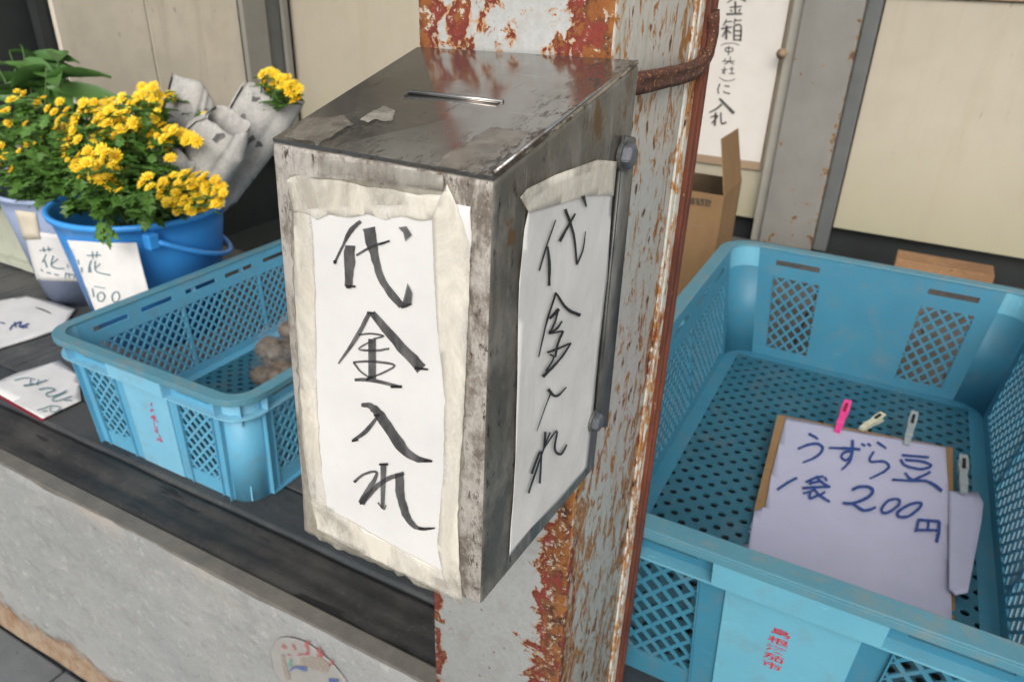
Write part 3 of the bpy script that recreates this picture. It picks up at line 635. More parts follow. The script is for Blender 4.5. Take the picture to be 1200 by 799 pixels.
# ================================================================== CRATES
class Crate:
    def __init__(s, root, cx, y0, z0, tx, L, h, inx, iny, rc, rot=0.0, skew=0.0):
        s.root = root; s.h = h; s.r = rc; s.tx, s.ty = tx, L / 2; s.bx, s.by = tx - inx, L / 2 - iny
        s.c = Vector((cx, y0 + L / 2, z0)); s.rot = rot; s.skew = skew
    def w(s, x, y, z):
        c, n = math.cos(s.rot), math.sin(s.rot)
        return s.c + Vector((x * c - y * n + s.skew * y, x * n + y * c, z))
    def dims(s, v): t = v / s.h; return s.bx + (s.tx - s.bx) * t, s.by + (s.ty - s.by) * t
    def P(s, side, q, v, n):
        hx, hy = s.dims(v)
        if side == 0: return s.w(q * (hx - s.r), -(hy + n), v)
        if side == 1: return s.w(hx + n, q * (hy - s.r), v)
        if side == 2: return s.w(-q * (hx - s.r), hy + n, v)
        return s.w(-(hx + n), -q * (hy - s.r), v)
    def wb(s, bm, side, q0, q1, v0, v1, n0, n1):
        hexa(bm, [s.P(side, q0, v0, n1), s.P(side, q1, v0, n1), s.P(side, q1, v0, n0), s.P(side, q0, v0, n0),
                  s.P(side, q0, v1, n1), s.P(side, q1, v1, n1), s.P(side, q1, v1, n0), s.P(side, q0, v1, n0)])
    def loop(s, v, n, seg=8):
        hx, hy = s.dims(v); out = []
        for (sx, sy, a0) in ((1, -1, -90), (1, 1, 0), (-1, 1, 90), (-1, -1, 180)):
            for k in range(seg + 1):
                a = math.radians(a0 + 90 * k / seg)
                out.append(s.w(sx * (hx - s.r) + math.cos(a) * (s.r + n), sy * (hy - s.r) + math.sin(a) * (s.r + n), v))
        return out
    def ring(s, bm, v0, v1, n0, n1):
        L = [s.loop(v0, n0), s.loop(v0, n1), s.loop(v1, n1), s.loop(v1, n0)]; V = [[bm.verts.new(p) for p in l] for l in L]; N = len(V[0])
        for a, b in ((0, 1), (1, 2), (2, 3), (3, 0)):
            for k in range(N): bm.faces.new((V[a][k], V[a][(k + 1) % N], V[b][(k + 1) % N], V[b][k]))
    def corner(s, bm, v0, v1, n0, n1, seg=8, only=None):
        rings = [s.loop(v0, n0), s.loop(v0, n1), s.loop(v1, n1), s.loop(v1, n0)]
        for c in (range(4) if only is None else [only]):
            V = [[bm.verts.new(l[c * (seg + 1) + k]) for k in range(seg + 1)] for l in rings]
            for a, b in ((0, 1), (1, 2), (2, 3), (3, 0)):
                for k in range(seg): bm.faces.new((V[a][k], V[a][k + 1], V[b][k + 1], V[b][k]))
def lattice(bm, f, u0, u1, v0, v1, pu, pv, hole, n0, n1, rnd=False):
    cache = {}
    def V(u, v, n):
        k = (round(u, 5), round(v, 5), n)
        if k not in cache: cache[k] = bm.verts.new(f(u, v, n))
        return cache[k]
    j = 0
    nv = int(round((v1 - v0) / (pv / 2))); nu = int(round((u1 - u0) / (pu / 2))); pu = (u1 - u0) / nu * 2; pv = (v1 - v0) / nv * 2
    for j in range(nv + 1):
        for i in range(nu + 1):
            if (i + j) % 2: continue
            cx, cy = u0 + i * pu / 2, v0 + j * pv / 2
            D = [(cx + pu / 2, cy), (cx, cy + pv / 2), (cx - pu / 2, cy), (cx, cy - pv / 2)]
            if rnd:
                O = []; 
                for k in range(4):
                    a, b = D[k], D[(k + 1) % 4]; O += [a, ((a[0] + b[0]) / 2, (a[1] + b[1]) / 2)]
                I = [(cx + math.cos(math.pi / 4 * k) * hole * pu / 2, cy + math.sin(math.pi / 4 * k) * hole * pv / 2) for k in range(8)]
            else:
                O = D; I = [(cx + (a - cx) * hole, cy + (b - cy) * hole) for a, b in D]
            m = len(O)
            for n, fl in ((n1, False), (n0, True)):
                for k in range(m):
                    q = [V(*O[k], n), V(*O[(k + 1) % m], n), V(*I[(k + 1) % m], n), V(*I[k], n)]
                    try: bm.faces.new(q[::-1] if fl else q)
                    except ValueError: pass
            for k in range(m): bm.faces.new((V(*I[k], n1), V(*I[(k + 1) % m], n1), V(*I[(k + 1) % m], n0), V(*I[k], n0)))
T = .0014
def build_crate(root, cx, y0, z0, tx, L, h, inx, iny, rc, rot, mp, skew=0.0, side_cols=3, pm='crate', lm='crate_light'):
    c = Crate(root, cx, y0, z0, tx, L, h, inx, iny, rc, rot, skew)
    k = h / .2
    bm = bmesh.new(); c.ring(bm, h - .0035, h, -.003 * k, .017 * k); c.ring(bm, h - .011 * k, h - .0036, .0145 * k, .017 * k)
    bmesh.ops.recalc_face_normals(bm, faces=bm.faces)
    o = mesh_obj('rim', bm, M['crate_rim'], root); bv = o.modifiers.new('soft', 'BEVEL'); bv.width = .001; bv.segments = 2
    VL = h - .036 * k                     # lower ledge
    bm = bmesh.new(); c.ring(bm, VL - .0025 * k, VL, 0, .0135 * k)
    # vertical ribs between rim and ledge
    for side in range(4):
        for q in (-.98, -.62 if side % 2 else -.36, .36 if side % 2 == 0 else .62, .98) + ((-.2, .2) if side % 2 else ()):
            c.wb(bm, side, q - .004, q + .004, VL + .0002, h - .0038, T, .0135 * k)
    for side in (0, 2):                   # smooth raised grip block in the middle of the short sides
        c.wb(bm, side, -.36, .36, VL + .0003, h - .0042, T * .5, .0160 * k)
    c.corner(bm, VL + .0003, h - .0037, -T, T)
    lp = c.loop(h - .02 * k, 0)
    for ci in range(4):
        a = lp[ci * 9 + 4]; b = c.loop(h - .02 * k, .0135 * k)[ci * 9 + 4]; d = Vector((0, 0, 1)).cross((b - a).normalized()) * .0011
        for (za, zb, e) in ((VL - .018 * k, h - .0038, 1.0), (0.004, .03 * k, .5)):
            a_ = c.loop(za, T * .5)[ci * 9 + 4]; b_ = c.loop(za, .012 * k * e if e < 1 else .006 * k)[ci * 9 + 4]; a2 = c.loop(zb, T * .5)[ci * 9 + 4]; b2 = c.loop(zb, (.0135 if e == 1 else .002) * k)[ci * 9 + 4]
            hexa(bm, [a_ - d, b_ - d, b_ + d, a_ + d, a2 - d, b2 - d, b2 + d, a2 + d])
    bmesh.ops.recalc_face_normals(bm, faces=bm.faces)
    mesh_obj('ledge', bm, M[lm], root)
    # walls: one part per side
    bot = .012 * k
    for side in range(4):
        bm = bmesh.new(); hl = (c.dims(h / 2)[0] if side % 2 == 0 else c.dims(h / 2)[1]) - rc
        f = lambda u, v, n, side=side: c.P(side, u, v, n)
        if side % 2 == 0:
            cols = [(-.86, -.43), (.43, .86)]; slots = cols; lab = True
        else:
            cols = [(-.93, -.33), (-.31, .31), (.33, .93)] if side_cols == 3 else [(-.93, .93)]
            slots = [(-.93, -.67), (-.62, -.36), (-.30, -.02), (.02, .30), (.36, .62), (.67, .93)]
        v0, v1 = bot + .016 * k, VL - .012 * k
        pu_m = .0205 * mp
        for (qa, qb) in cols:
            pu = pu_m / hl; lattice(bm, f, qa + pu * .2, qb - pu * .2, v0, v1, pu, .023 * mp, .73, -T * .7, T * .7)
        edges = [-1.0] + [e for cc_ in cols for e in cc_] + [1.0]
        for a, b in zip(edges[::2], edges[1::2]): c.wb(bm, side, a, b, 0.0, VL, -T, T)
        for a, b in cols:
            c.wb(bm, side, a, b, 0.0, v0, -T, T); c.wb(bm, side, a, b, v1, VL, -T, T)
        sv0, sv1 = VL + .008 * k, VL + .017 * k
        c.wb(bm, side, -1, 1, VL, sv0, -T, T); c.wb(bm, side, -1, 1, sv1, h - .003, -T, T)
        es = [-1.0] + [e for cc_ in slots for e in (cc_[0] + .02, cc_[1] - .02)] + [1.0]
        for a, b in zip(es[::2], es[1::2]): c.wb(bm, side, a, b, sv0, sv1, -T, T)
        # outer ribs
        for a in sorted(set([e for cc_ in cols for e in cc_] + [-.985, .985])):
            c.wb(bm, side, a - .004, a + .004, .001, VL - .003 * k, T, (.0085 if abs(a) > .95 else .005) * k)
        if side % 2 == 0:
            b2 = bmesh.new(); c.wb(b2, side, -.30, .30, .002, VL - .003 * k, T * 1.02, .0042 * k); bmesh.ops.recalc_face_normals(b2, faces=b2.faces); mesh_obj('name_plate', b2, M[lm], root)
        else:
            c.wb(bm, side, -.985, .985, 0.001, .004 * k, T, .0085 * k)
        bmesh.ops.remove_doubles(bm, verts=bm.verts, dist=1e-6)
        bmesh.ops.recalc_face_normals(bm, faces=bm.faces)
        mesh_obj('side_panel', bm, M[pm], root)
    for ci in range(4):
        bm = bmesh.new(); c.corner(bm, 0.0, VL, -T, T, only=ci); bmesh.ops.recalc_face_normals(bm, faces=bm.faces); mesh_obj('corner', bm, M[pm], root, True)
    # floor
    zf = bot
    hx, hy = c.dims(zf); fm = .022 * mp
    ff = lambda u, v, n: c.w(u, v, zf + n)
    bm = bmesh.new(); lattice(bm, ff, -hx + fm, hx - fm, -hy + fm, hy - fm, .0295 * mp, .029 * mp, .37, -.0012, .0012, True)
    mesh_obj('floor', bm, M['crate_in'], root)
    bm = bmesh.new()
    L0 = c.loop(zf, -.001); L1 = []
    for p in L0: L1.append(p)
    Vo = [bm.verts.new(p + Vector((0, 0, .0015))) for p in L0]
    cc0 = c.w(0, 0, zf)
    Vi = []
    for p in L0:
        q = p - c.c; cr, sr = math.cos(-rot), math.sin(-rot); lx, ly = (q.x * cr - q.y * sr), (q.x * sr + q.y * cr)
        lx = max(-hx + fm, min(hx - fm, lx)); ly = max(-hy + fm, min(hy - fm, ly)); Vi.append(bm.verts.new(c.w(lx, ly, zf + .0015)))
    N = len(Vo)
    for i in range(N):
        try: bm.faces.new((Vo[i], Vo[(i + 1) % N], Vi[(i + 1) % N], Vi[i]))
        except ValueError: pass
    bmesh.ops.remove_doubles(bm, verts=bm.verts, dist=1e-5); bmesh.ops.recalc_face_normals(bm, faces=bm.faces)
    o = mesh_obj('floor_border', bm, M[pm], root); m = o.modifiers.new('thick', 'SOLIDIFY'); m.thickness = .002
    return c
cr1 = thing('plastic_crate', 'turquoise crate beside the flower buckets, holding bagged goods', 'crate', 'turquoise plastic crates', (-.95, .9, 0))
C1 = build_crate(cr1, -.945, .598, 0.0005, .205, .67, .2, .015, .008, .034, 0.0, .95, pm='crate_bleached', lm='crate_bleached_light')
cr2 = thing('plastic_crate', 'big turquoise crate holding the quail bean price sign, right of the post', 'crate', 'turquoise plastic crates', (0, 1.1, 0))
C2 = build_crate(cr2, .0, .600, 0.0005, .272, .928, .2475, .030, .022, .05, 0.0, 1.12, -.012)
# lettering on the crates
def cjk(name, text, surf_o, ux, uy, size, mat, parent, sp=1.0):
    cu = bpy.data.curves.new(name, 'FONT'); cu.body = text; cu.size = 1; cu.align_x = 'CENTER'; cu.space_line = sp; cu.resolution_u = 2; cu.offset = .012
    tmp = bpy.data.objects.new('tmp', cu); COL.objects.link(tmp); dg = bpy.context.evaluated_depsgraph_get(); dg.update()
    me = bpy.data.meshes.new_from_object(tmp.evaluated_get(dg)); bpy.data.objects.remove(tmp)
    for v in me.vertices: v.co = surf_o + ux * (v.co.x * size) + uy * (v.co.y * size * .50)
    me.materials.clear(); me.materials.append(mat)
    o = bpy.data.objects.new(name, me); link(o, parent); o.matrix_parent_inverse = Matrix.Translation(-parent.location); return o
def frontplane(c):
    a = c.P(0, 0, 0, 0); b = c.P(0, 0, c.h, 0); u = (c.P(0, 1, 0, 0) - a).normalized(); v = (b - a).normalized(); n = u.cross(v).normalized(); return a, u, v, n
a, u, v, n = frontplane(C2)
P2 = Pl(a + n * .0056, n)
q = P2.at(914, 745); cjk('printed_name', '島\n根\n漢\n茄\n市', q, u, v, .0215, M['red_print'], cr2, 1.22)
a, u, v, n = frontplane(C1)
P1 = Pl(a + n * .0046, n)
q1 = crop(150, 460, .1)
lettering('printed_name', P1.at, [([q1(p) for p in a_], w_) for a_, w_ in [([(268, 120), (275, 165)], 2), ([(258, 205), (300, 215)], 2.4), ([(280, 190), (268, 235)], 1.6), ([(265, 290), (325, 300)], 3.6), ([(290, 270), (310, 340)], 2.8), ([(335, 330), (348, 355)], 1.6),
    ([(300, 350), (325, 470)], 1.2), ([(335, 400), (345, 490)], 1.4), ([(310, 460), (350, 450)], 1.8), ([(335, 545), (375, 560)], 3), ([(375, 560), (405, 580)], 3), ([(360, 500), (385, 545)], 1.4)]], M['pink_print'], cr1, .0004, curve=False)

# ================================================================== PRICE SIGN STACK in the big crate
SGN = Pl((0.04, 1.2, .052), (0.02, -.10, .99))
pile = thing('cardboard_backing', 'brown cardboard board under the quail bean price sign, in the big crate', 'board', loc=SGN.at(1000, 600))
sheet('board_sheet', SGN, [(911, 487), (1116, 526), (1119, 770), (868, 700), (884, 596)], M['cardboard'], -.004, 0, .01, .004, pile)
low = thing('paper_stack', 'stack of white sheets beneath the cardboard in the big crate', 'paper', loc=SGN.at(1000, 680, -.02))
for k_, pts in enumerate([[(889, 594), (905, 560), (1100, 600), (1117, 652), (1119, 775), (860, 730), (864, 640), (872, 620)], [(886, 600), (905, 565), (1100, 600), (1116, 648), (1117, 775), (862, 725), (867, 645)]]):
    sheet('sheet', SGN, pts, M['paper_shade_blue'], -.018 + .006 * k_, .0006, .03, .004, low, 12, seed=k_)
ps = thing('price_sign', 'white price sheet in blue marker clipped to cardboard in the big crate', 'price sign', loc=SGN.at(1000, 600))
sheet('paper', SGN, [(921, 489), (1000, 505), (1108, 524), (1113, 600), (1116, 770), (868, 690), (884, 599), (897, 594), (903, 560)], M['paper_shade_blue'], .0006, .0012, .012, .0004, ps, 9)
ce = crop(900, 480, .22527)
st = [([ce(p) for p in a_], w_) for a_, w_ in [([(212, 126), (240, 140), (262, 156)], (3.4, 3, 2)), ([(155, 205), (215, 182), (262, 180), (285, 205), (252, 245), (180, 277)], (2.6, 3, 3.4, 3.6, 3, 2)),
    ([(316, 200), (400, 202), (482, 207)], (2.6, 3.4, 3.4)), ([(440, 158), (438, 220), (425, 270), (382, 316)], (3.6, 3.4, 3.2, 2)), ([(432, 215), (395, 225), (382, 248), (408, 264), (434, 240)], 3), ([(486, 178), (506, 190)], 2.6), ([(518, 176), (536, 190)], 2.6),
    ([(568, 170), (596, 188), (616, 204)], (3, 3, 2)), ([(552, 218), (530, 255), (540, 272), (600, 270), (630, 295), (600, 325), (528, 360)], (2.6, 3, 3, 3, 3.2, 3, 1.8)),
    ([(697, 238), (838, 248)], 3), ([(690, 258), (706, 285), (735, 300)], 3), ([(712, 262), (800, 270), (850, 292), (800, 310), (735, 300)], 3), ([(712, 328), (735, 355), (750, 362)], 3), ([(846, 324), (805, 345), (740, 372)], 3), ([(646, 365), (740, 370), (820, 372), (870, 395), (905, 424)], (3, 3.2, 3.4, 4, 4)),
    ([(152, 355), (100, 382), (48, 418)], (3, 3.2, 3)),
    ([(196, 378), (250, 355), (290, 348)], 3), ([(250, 345), (272, 372), (310, 398)], 3), ([(215, 385), (270, 372)], 3), ([(178, 408), (250, 405), (325, 400)], 3.2), ([(228, 360), (218, 392)], 3), ([(250, 405), (225, 425), (182, 436)], 2.6), ([(222, 425), (218, 462), (262, 445)], 3), ([(240, 415), (275, 450), (322, 480)], (3, 3, 3)), ([(298, 428), (270, 445)], 2.6), ([(296, 350), (306, 372)], 2.8),
    ([(436, 420), (475, 402), (528, 405), (545, 430), (505, 465), (440, 488), (388, 487)], (3, 3.6, 3.8, 3.8, 3.6, 3.2, 3)), ([(388, 487), (440, 490), (490, 522), (525, 522), (562, 508)], (3, 3, 3.6, 3.6, 3)),
    ([(668, 464), (625, 475), (592, 515), (602, 538), (640, 528), (680, 495), (684, 472), (668, 464)], 3.2), ([(782, 484), (735, 495), (680, 530), (680, 556), (730, 555), (788, 512), (798, 490), (782, 484)], 3.4),
    ([(782, 578), (778, 605), (768, 636)], 3.4), ([(778, 574), (840, 578), (894, 582)], 3.6), ([(892, 582), (888, 640), (876, 690)], 4), ([(836, 580), (832, 624)], 3), ([(772, 626), (882, 628)], 3)]]
lettering('lettering', SGN.at, st, M['ink_blue'], ps, .0030)
def peg(pa, pb, wd, mat, label, off=.004):
    """spring clothes peg: two jaws, a wire coil"""
    e0, e1 = SGN.at(*pa, off), SGN.at(*pb, off); c = (e0 + e1) / 2; L = (e1 - e0).length; d = (e1 - e0).normalized(); s_ = SGN.n.cross(d).normalized(); n_ = SGN.n
    r = thing('clothes_peg', label, 'clothes peg', 'pegs clipping the price sheets', c)
    for sg in (1, -1):
        bm = bmesh.new(); pr = [(-L * .5, .15, .62), (-L * .18, .5, .80), (0, .5, .70), (L * .18, .7, 1.0), (L * .5, 1.35, .82)]
        for (t0, h0, w0_), (t1, h1, w1_) in zip(pr, pr[1:]):
            th = .0022; wA = wd * w0_; wB = wd * w1_
            hexa(bm, [c + d * t0 - s_ * wA / 2 + n_ * sg * h0 * .004, c + d * t1 - s_ * wB / 2 + n_ * sg * h1 * .004, c + d * t1 + s_ * wB / 2 + n_ * sg * h1 * .004, c + d * t0 + s_ * wA / 2 + n_ * sg * h0 * .004,
                      c + d * t0 - s_ * wA / 2 + n_ * sg * (h0 * .004 + th), c + d * t1 - s_ * wB / 2 + n_ * sg * (h1 * .004 + th), c + d * t1 + s_ * wB / 2 + n_ * sg * (h1 * .004 + th), c + d * t0 + s_ * wA / 2 + n_ * sg * (h0 * .004 + th)])
        for kk in (-.30, .2, .3, .4):
            p = c + d * L * kk + n_ * sg * .0065; tube(bm, [p - s_ * wd * .45, p + s_ * wd * .45], .0008, 6)
        bmesh.ops.recalc_face_normals(bm, faces=bm.faces); mesh_obj('jaw', bm, mat, r)
    bm = bmesh.new(); zz_ = .0056
    hexa(bm, [c + d * a_ * L + s_ * b_ * wd + n_ * (zz_ + (.0016 if a_ > .2 else 0) + e_) for e_ in (0, .0022) for a_, b_ in ((.12, -.16), (.36, -.16), (.36, .16), (.12, .16))]); mesh_obj('dark_grip_bar', bm, M['slot'] if mat != M['pink'] else M['red_edge'], r)  # dark bar laid on top, painted shade of the cutout in the grip
    bm = bmesh.new()
    pts = [c + s_ * (wd * (-.3 + .6 * i / 30)) + (d * math.cos(i * 1.2) + n_ * math.sin(i * 1.2)) * .0042 for i in range(31)]; tube(bm, pts, .0006, 6)
    mesh_obj('spring', bm, M['wire'], r, True)
peg((981, 506), (993, 473), .0145, M['pink'], 'pink plastic peg on the top edge of the price sheet')
peg((1009, 503), (1034, 488), .013, M['clip_cream'], 'cream plastic peg lying behind the price sheet, right of the pink one')
peg((1062, 521), (1071, 486), .014, M['clip_clear'], 'smoky clear peg near the top right corner of the price sheet')
SG2 = Pl((.2, 1.1, .04), (0, -.05, 1))
rp = thing('paper_stack', 'small pad of white sheets standing right of the price sign, held by a clear peg', 'paper', loc=SG2.at(1130, 630))
for k_ in range(2):
    sheet('sheet', SG2, [(1112, 576), (1146, 578), (1152, 590), (1150, 610), (1134, 694), (1120, 697), (1112, 690)], M['paper_shade_blue'], -.004 + .005 * k_, .0006, .02, .003, rp, 20, seed=k_)
SGN, keep = SG2, SGN
peg((1129, 578), (1128, 537), .015, M['clip_clear'], 'clear peg holding the small pad right of the price sign', .008)
SGN = keep

# ================================================================== BAGS in the small crate
def bag(c, rx, ry, rz, label, sd):
    r = thing('produce_bag', label, 'bag', 'clear bags of produce in the crate', (c[0], c[1], c[2] - rz)); rg = random.Random(sd)
    for k_ in range(7):
        bm = bmesh.new(); bmesh.ops.create_icosphere(bm, subdivisions=3, radius=1)
        p = Vector((c[0] + rg.uniform(-.5, .5) * rx, c[1] + rg.uniform(-.5, .5) * ry, c[2] - rz * .3 + rg.uniform(-.2, .35) * rz)); s_ = rg.uniform(.33, .42) * min(rx, ry)
        for v_ in bm.verts: v_.co = p + Vector((v_.co.x * s_ * 1.2, v_.co.y * s_, v_.co.z * s_ * .85)) * (1 + .12 * noise.noise(v_.co * 1.6 + Vector((k_, 0, 0))))
        mesh_obj('tuber', bm, M['bean'], r, True)
    bm = bmesh.new(); bmesh.ops.create_icosphere(bm, subdivisions=5, radius=1)
    for v_ in bm.verts:
        q_ = v_.co.copy(); cr = .10 * abs(noise.noise(q_ * 2.6 + Vector((sd, 0, 0)))) + .05 * abs(noise.noise(q_ * 6)); f_ = 1 - cr
        if q_.z > .6: f_ *= 1 + (q_.z - .6) * .5
        v_.co = Vector(c) + Vector((q_.x * rx * f_, q_.y * ry * f_, q_.z * rz * f_))
    mesh_obj('plastic_bag', bm, M['bag'], r, True)
bag((-1.02, .95, .056), .055, .06, .042, 'clear bag of brown tubers lying against the open middle of the small crate', 3)
bag((-.955, .87, .056), .050, .05, .042, 'crumpled clear bag nearest the money box in the small crate', 5)
bag((-.99, 1.06, .058), .055, .05, .045, 'clear bag at the back of the pile in the small crate', 9)
bag((-.955, .96, .115), .055, .06, .030, 'flat clear bag topmost on the pile in the small crate', 11)

# ================================================================== BUCKETS
def lathe(bm, c, prof, n=48):
    R = []
    for r_, z_ in prof: R.append([bm.verts.new((c[0] + r_ * math.cos(2 * math.pi * k / n), c[1] + r_ * math.sin(2 * math.pi * k / n), c[2] + z_)) for k in range(n)])
    for a_, b_ in zip(R, R[1:]):
        for k in range(n): bm.faces.new((a_[k], a_[(k + 1) % n], b_[(k + 1) % n], b_[k]))
    return R
def bucket(label, c, rb, rt, h, mat, hang=True, yaw=0.0):
    r = thing('bucket', label, 'bucket', 'flower buckets on the shelf', c)
    bm = bmesh.new(); e = rt * .07
    pr = [(0.001, 0.006), (rb * .97, .006), (rb, 0), (rb + (rt - rb) * .86, h * .86), (rt, h - e * 1.1), (rt + e * .55, h - e), (rt + e * .75, h - e * .2), (rt + e * .4, h), (rt - .001, h), (rt - .004, h - .006), (rb + (rt - rb) * .5 - .003, h * .5), (rb - .003, .01), (.001, .01)]
    lathe(bm, c, pr); bmesh.ops.recalc_face_normals(bm, faces=bm.faces); mesh_obj('shell', bm, mat, r, True)
    bm = bmesh.new(); lathe(bm, c, [(.001, h * .62), (rb + (rt - rb) * .62 - .005, h * .62)], 32); mesh_obj('water', bm, M['dark'], r)
    if hang:
        bm = bmesh.new(); ca_, sa_ = math.cos(yaw), math.sin(yaw)
        A__ = [Vector(c) + Vector((ca_ * (rt + .012) * s_, sa_ * (rt + .012) * s_, h - .028)) for s_ in (1, -1)]
        pts = []
        for i in range(17):
            t = i / 16; a_ = math.pi * t; m_ = A__[0].lerp(A__[1], (1 - math.cos(a_)) / 2)
            pts.append(m_ + Vector((-sa_, ca_, 0)) * -0.0 + Vector((-sa_, ca_, -.55)).normalized() * math.sin(a_) * (rt * 1.13))
        tube(bm, pts, .0058, 8); mesh_obj('handle', bm, mat, r, True)
        for q_ in A__:
            bm = bmesh.new(); box(bm, q_.x - .010, q_.x + .010, q_.y - .012, q_.y + .012, q_.z - .018, q_.z + .012, .003); mesh_obj('handle_lug', bm, mat, r)
    return r
BB = (-1.40, .965, 0); BG = (-1.70, 1.0, 0); BC = (-2.06, 1.16, 0)
bucket('bright blue bucket with a white flower price card on its front', BB, .125, .168, .285, M['bucket_blue'], True, math.radians(-32))
bucket('pale grey blue bucket left of the bright blue one, with a paper band', BG, .098, .142, .270, M['bucket_grey'], False)
# sage container: square tub with foot
ct = thing('sage_tub', 'pale sage green plastic tub at the left edge, behind the grey blue bucket', 'tub', loc=BC)
bm = bmesh.new()
def rrect(bm, c, prof, r=.03):
    R = []
    for (hx, hy, z_) in prof:
        ring = []
        for sx, sy, a0 in ((1, -1, -90), (1, 1, 0), (-1, 1, 90), (-1, -1, 180)):
            for k_ in range(7):
                a_ = math.radians(a0 + 15 * k_); ring.append(bm.verts.new((c[0] + sx * (hx - r) + math.cos(a_) * r, c[1] + sy * (hy - r) + math.sin(a_) * r, c[2] + z_)))
        R.append(ring)
    for a_, b_ in zip(R, R[1:]):
        for k_ in range(28): bm.faces.new((a_[k_], a_[(k_ + 1) % 28], b_[(k_ + 1) % 28], b_[k_]))
    bm.faces.new(R[0][::-1]); bm.faces.new(R[-1])
rrect(bm, BC, [(.165, .165, .022), (.178, .178, .25), (.188, .188, .255), (.188, .188, .272), (.176, .176, .272), (.170, .170, .20)]); bmesh.ops.recalc_face_normals(bm, faces=bm.faces)
mesh_obj('tub_shell', bm, M['bucket_cream'], ct, False)
bm = bmesh.new(); rrect(bm, BC, [(.180, .180, .010), (.180, .180, .030)]); mesh_obj('foot_rim', bm, M['bucket_cream'], ct)
for sx in (-1, 1):
    for sy in (-1, 1): box_obj('foot', BC[0] + sx * .13 - .04, BC[0] + sx * .13 + .04, BC[1] + sy * .13 - .04, BC[1] + sy * .13 + .04, 0, .0098, M['bucket_cream'], ct, .002)

# cards on the buckets: curved around the shell
def around(c, rb, rt, h, extra):
    def at(px, py, off=0.0):
        d = ray(px, py); rr0 = None; t = 0
        # solve ray against the cone
        k_ = (rt - rb) / h; R0 = rb + extra + off
        ox, oy, oz = -c[0], -c[1], H - c[2]
        A2 = d.x ** 2 + d.y ** 2 - (k_ * d.z) ** 2; B2 = 2 * (ox * d.x + oy * d.y - k_ * d.z * (R0 + k_ * oz)); C2_ = ox * ox + oy * oy - (R0 + k_ * oz) ** 2
        disc = B2 * B2 - 4 * A2 * C2_
        if disc < 0: disc = 0
        t = (-B2 - math.sqrt(disc)) / (2 * A2); return CP + d * t
    return at
def card(name, at, pts, mat, parent, n=10):
    """four corners tl,tr,br,bl, subdivided so that it bends with the bucket"""
    V_ = []; F_ = []
    for j in range(n + 1):
        for i in range(n + 1):
            a_, b_ = i / n, j / n
            top = [pts[0][k_] * (1 - a_) + pts[1][k_] * a_ for k_ in (0, 1)]; bot = [pts[3][k_] * (1 - a_) + pts[2][k_] * a_ for k_ in (0, 1)]
            V_.append(at(top[0] * (1 - b_) + bot[0] * b_, top[1] * (1 - b_) + bot[1] * b_))
    for j in range(n):
        for i in range(n): q_ = j * (n + 1) + i; F_.append((q_, q_ + n + 1, q_ + n + 2, q_ + 1))
    o = raw_obj(name, V_, F_, mat, parent, True); m = o.modifiers.new('thick', 'SOLIDIFY'); m.thickness = .0006; return o
CB = Pl(Vector((BB[0], BB[1], .16)) + Vector((.30, -.954, 0)) * .176, (.30, -.954, .12))
atG = around(BG, .098, .142, .27, .0012)
kb = thing('flower_price_card', 'white price card with teal lettering hung on the front of the bright blue bucket', 'price card', 'flower price cards', CB.at(120, 310))
sheet('paper', CB, [(78, 282), (120, 285), (160, 285), (168, 318), (177, 352), (140, 356), (112, 366), (98, 330), (88, 303)], M['paper'], 0, .0012, .01, .0006, kb, 14)
cg = crop(0, 250, .18779)
lettering('lettering', CB.at, [([cg(p) for p in a_], w_) for a_, w_ in [([(540, 266), (628, 264)], 1.3), ([(574, 240), (578, 288)], 1.2), ([(604, 240), (600, 282)], 1.2), ([(570, 296), (556, 330), (552, 372)], 1.5), ([(556, 325), (566, 372)], 1.3), ([(594, 300), (590, 345), (612, 372), (688, 388)], 1.3), ([(626, 318), (592, 345)], 1.3), ([(484, 290), (488, 325)], 1.1), ([(510, 340), (508, 372)], 1.3),
    ([(574, 470), (584, 526)], 1.3), ([(586, 458), (656, 470)], .9), ([(628, 495), (608, 510), (612, 545), (638, 550), (652, 520), (640, 498), (628, 495)], 1.3), ([(722, 492), (700, 510), (702, 548), (728, 556), (744, 525), (736, 498), (722, 492)], 1.3)]], M['ink_teal'], kb, .0024)
kg = thing('flower_price_card', 'white paper band with teal lettering wrapped round the pale grey blue bucket', 'price card', 'flower price cards', atG(60, 300))
card('paper', atG, [(27, 270), (84, 278), (110, 331), (43, 329)], M['paper'], kg)
card('tape', lambda x, y: atG(x, y, .0006), [(17, 247), (42, 250), (48, 281), (28, 282)], M['paper_edge'], kg, 4)
lettering('lettering', atG, [([cg(p) for p in a_], w_) for a_, w_ in [([(244, 236), (326, 226)], 1.3), ([(268, 214), (276, 246)], 1.3), ([(300, 210), (304, 242)], 1.3), ([(288, 258), (262, 310)], 1.4), ([(274, 290), (292, 342)], 1.4), ([(332, 268), (318, 325), (350, 346), (402, 348)], 1.4), ([(362, 288), (318, 322)], 1.3), ([(418, 320), (424, 345)], 1.1),
    ([(252, 352), (268, 366)], 1.2), ([(290, 372), (318, 378)], 1.5), ([(335, 382), (365, 390)], 1.5), ([(410, 372), (406, 408)], 1.3), ([(410, 378), (462, 390), (458, 410)], 1.3), ([(432, 380), (430, 404)], 1.2)]], M['ink_teal'], kg, .0016)
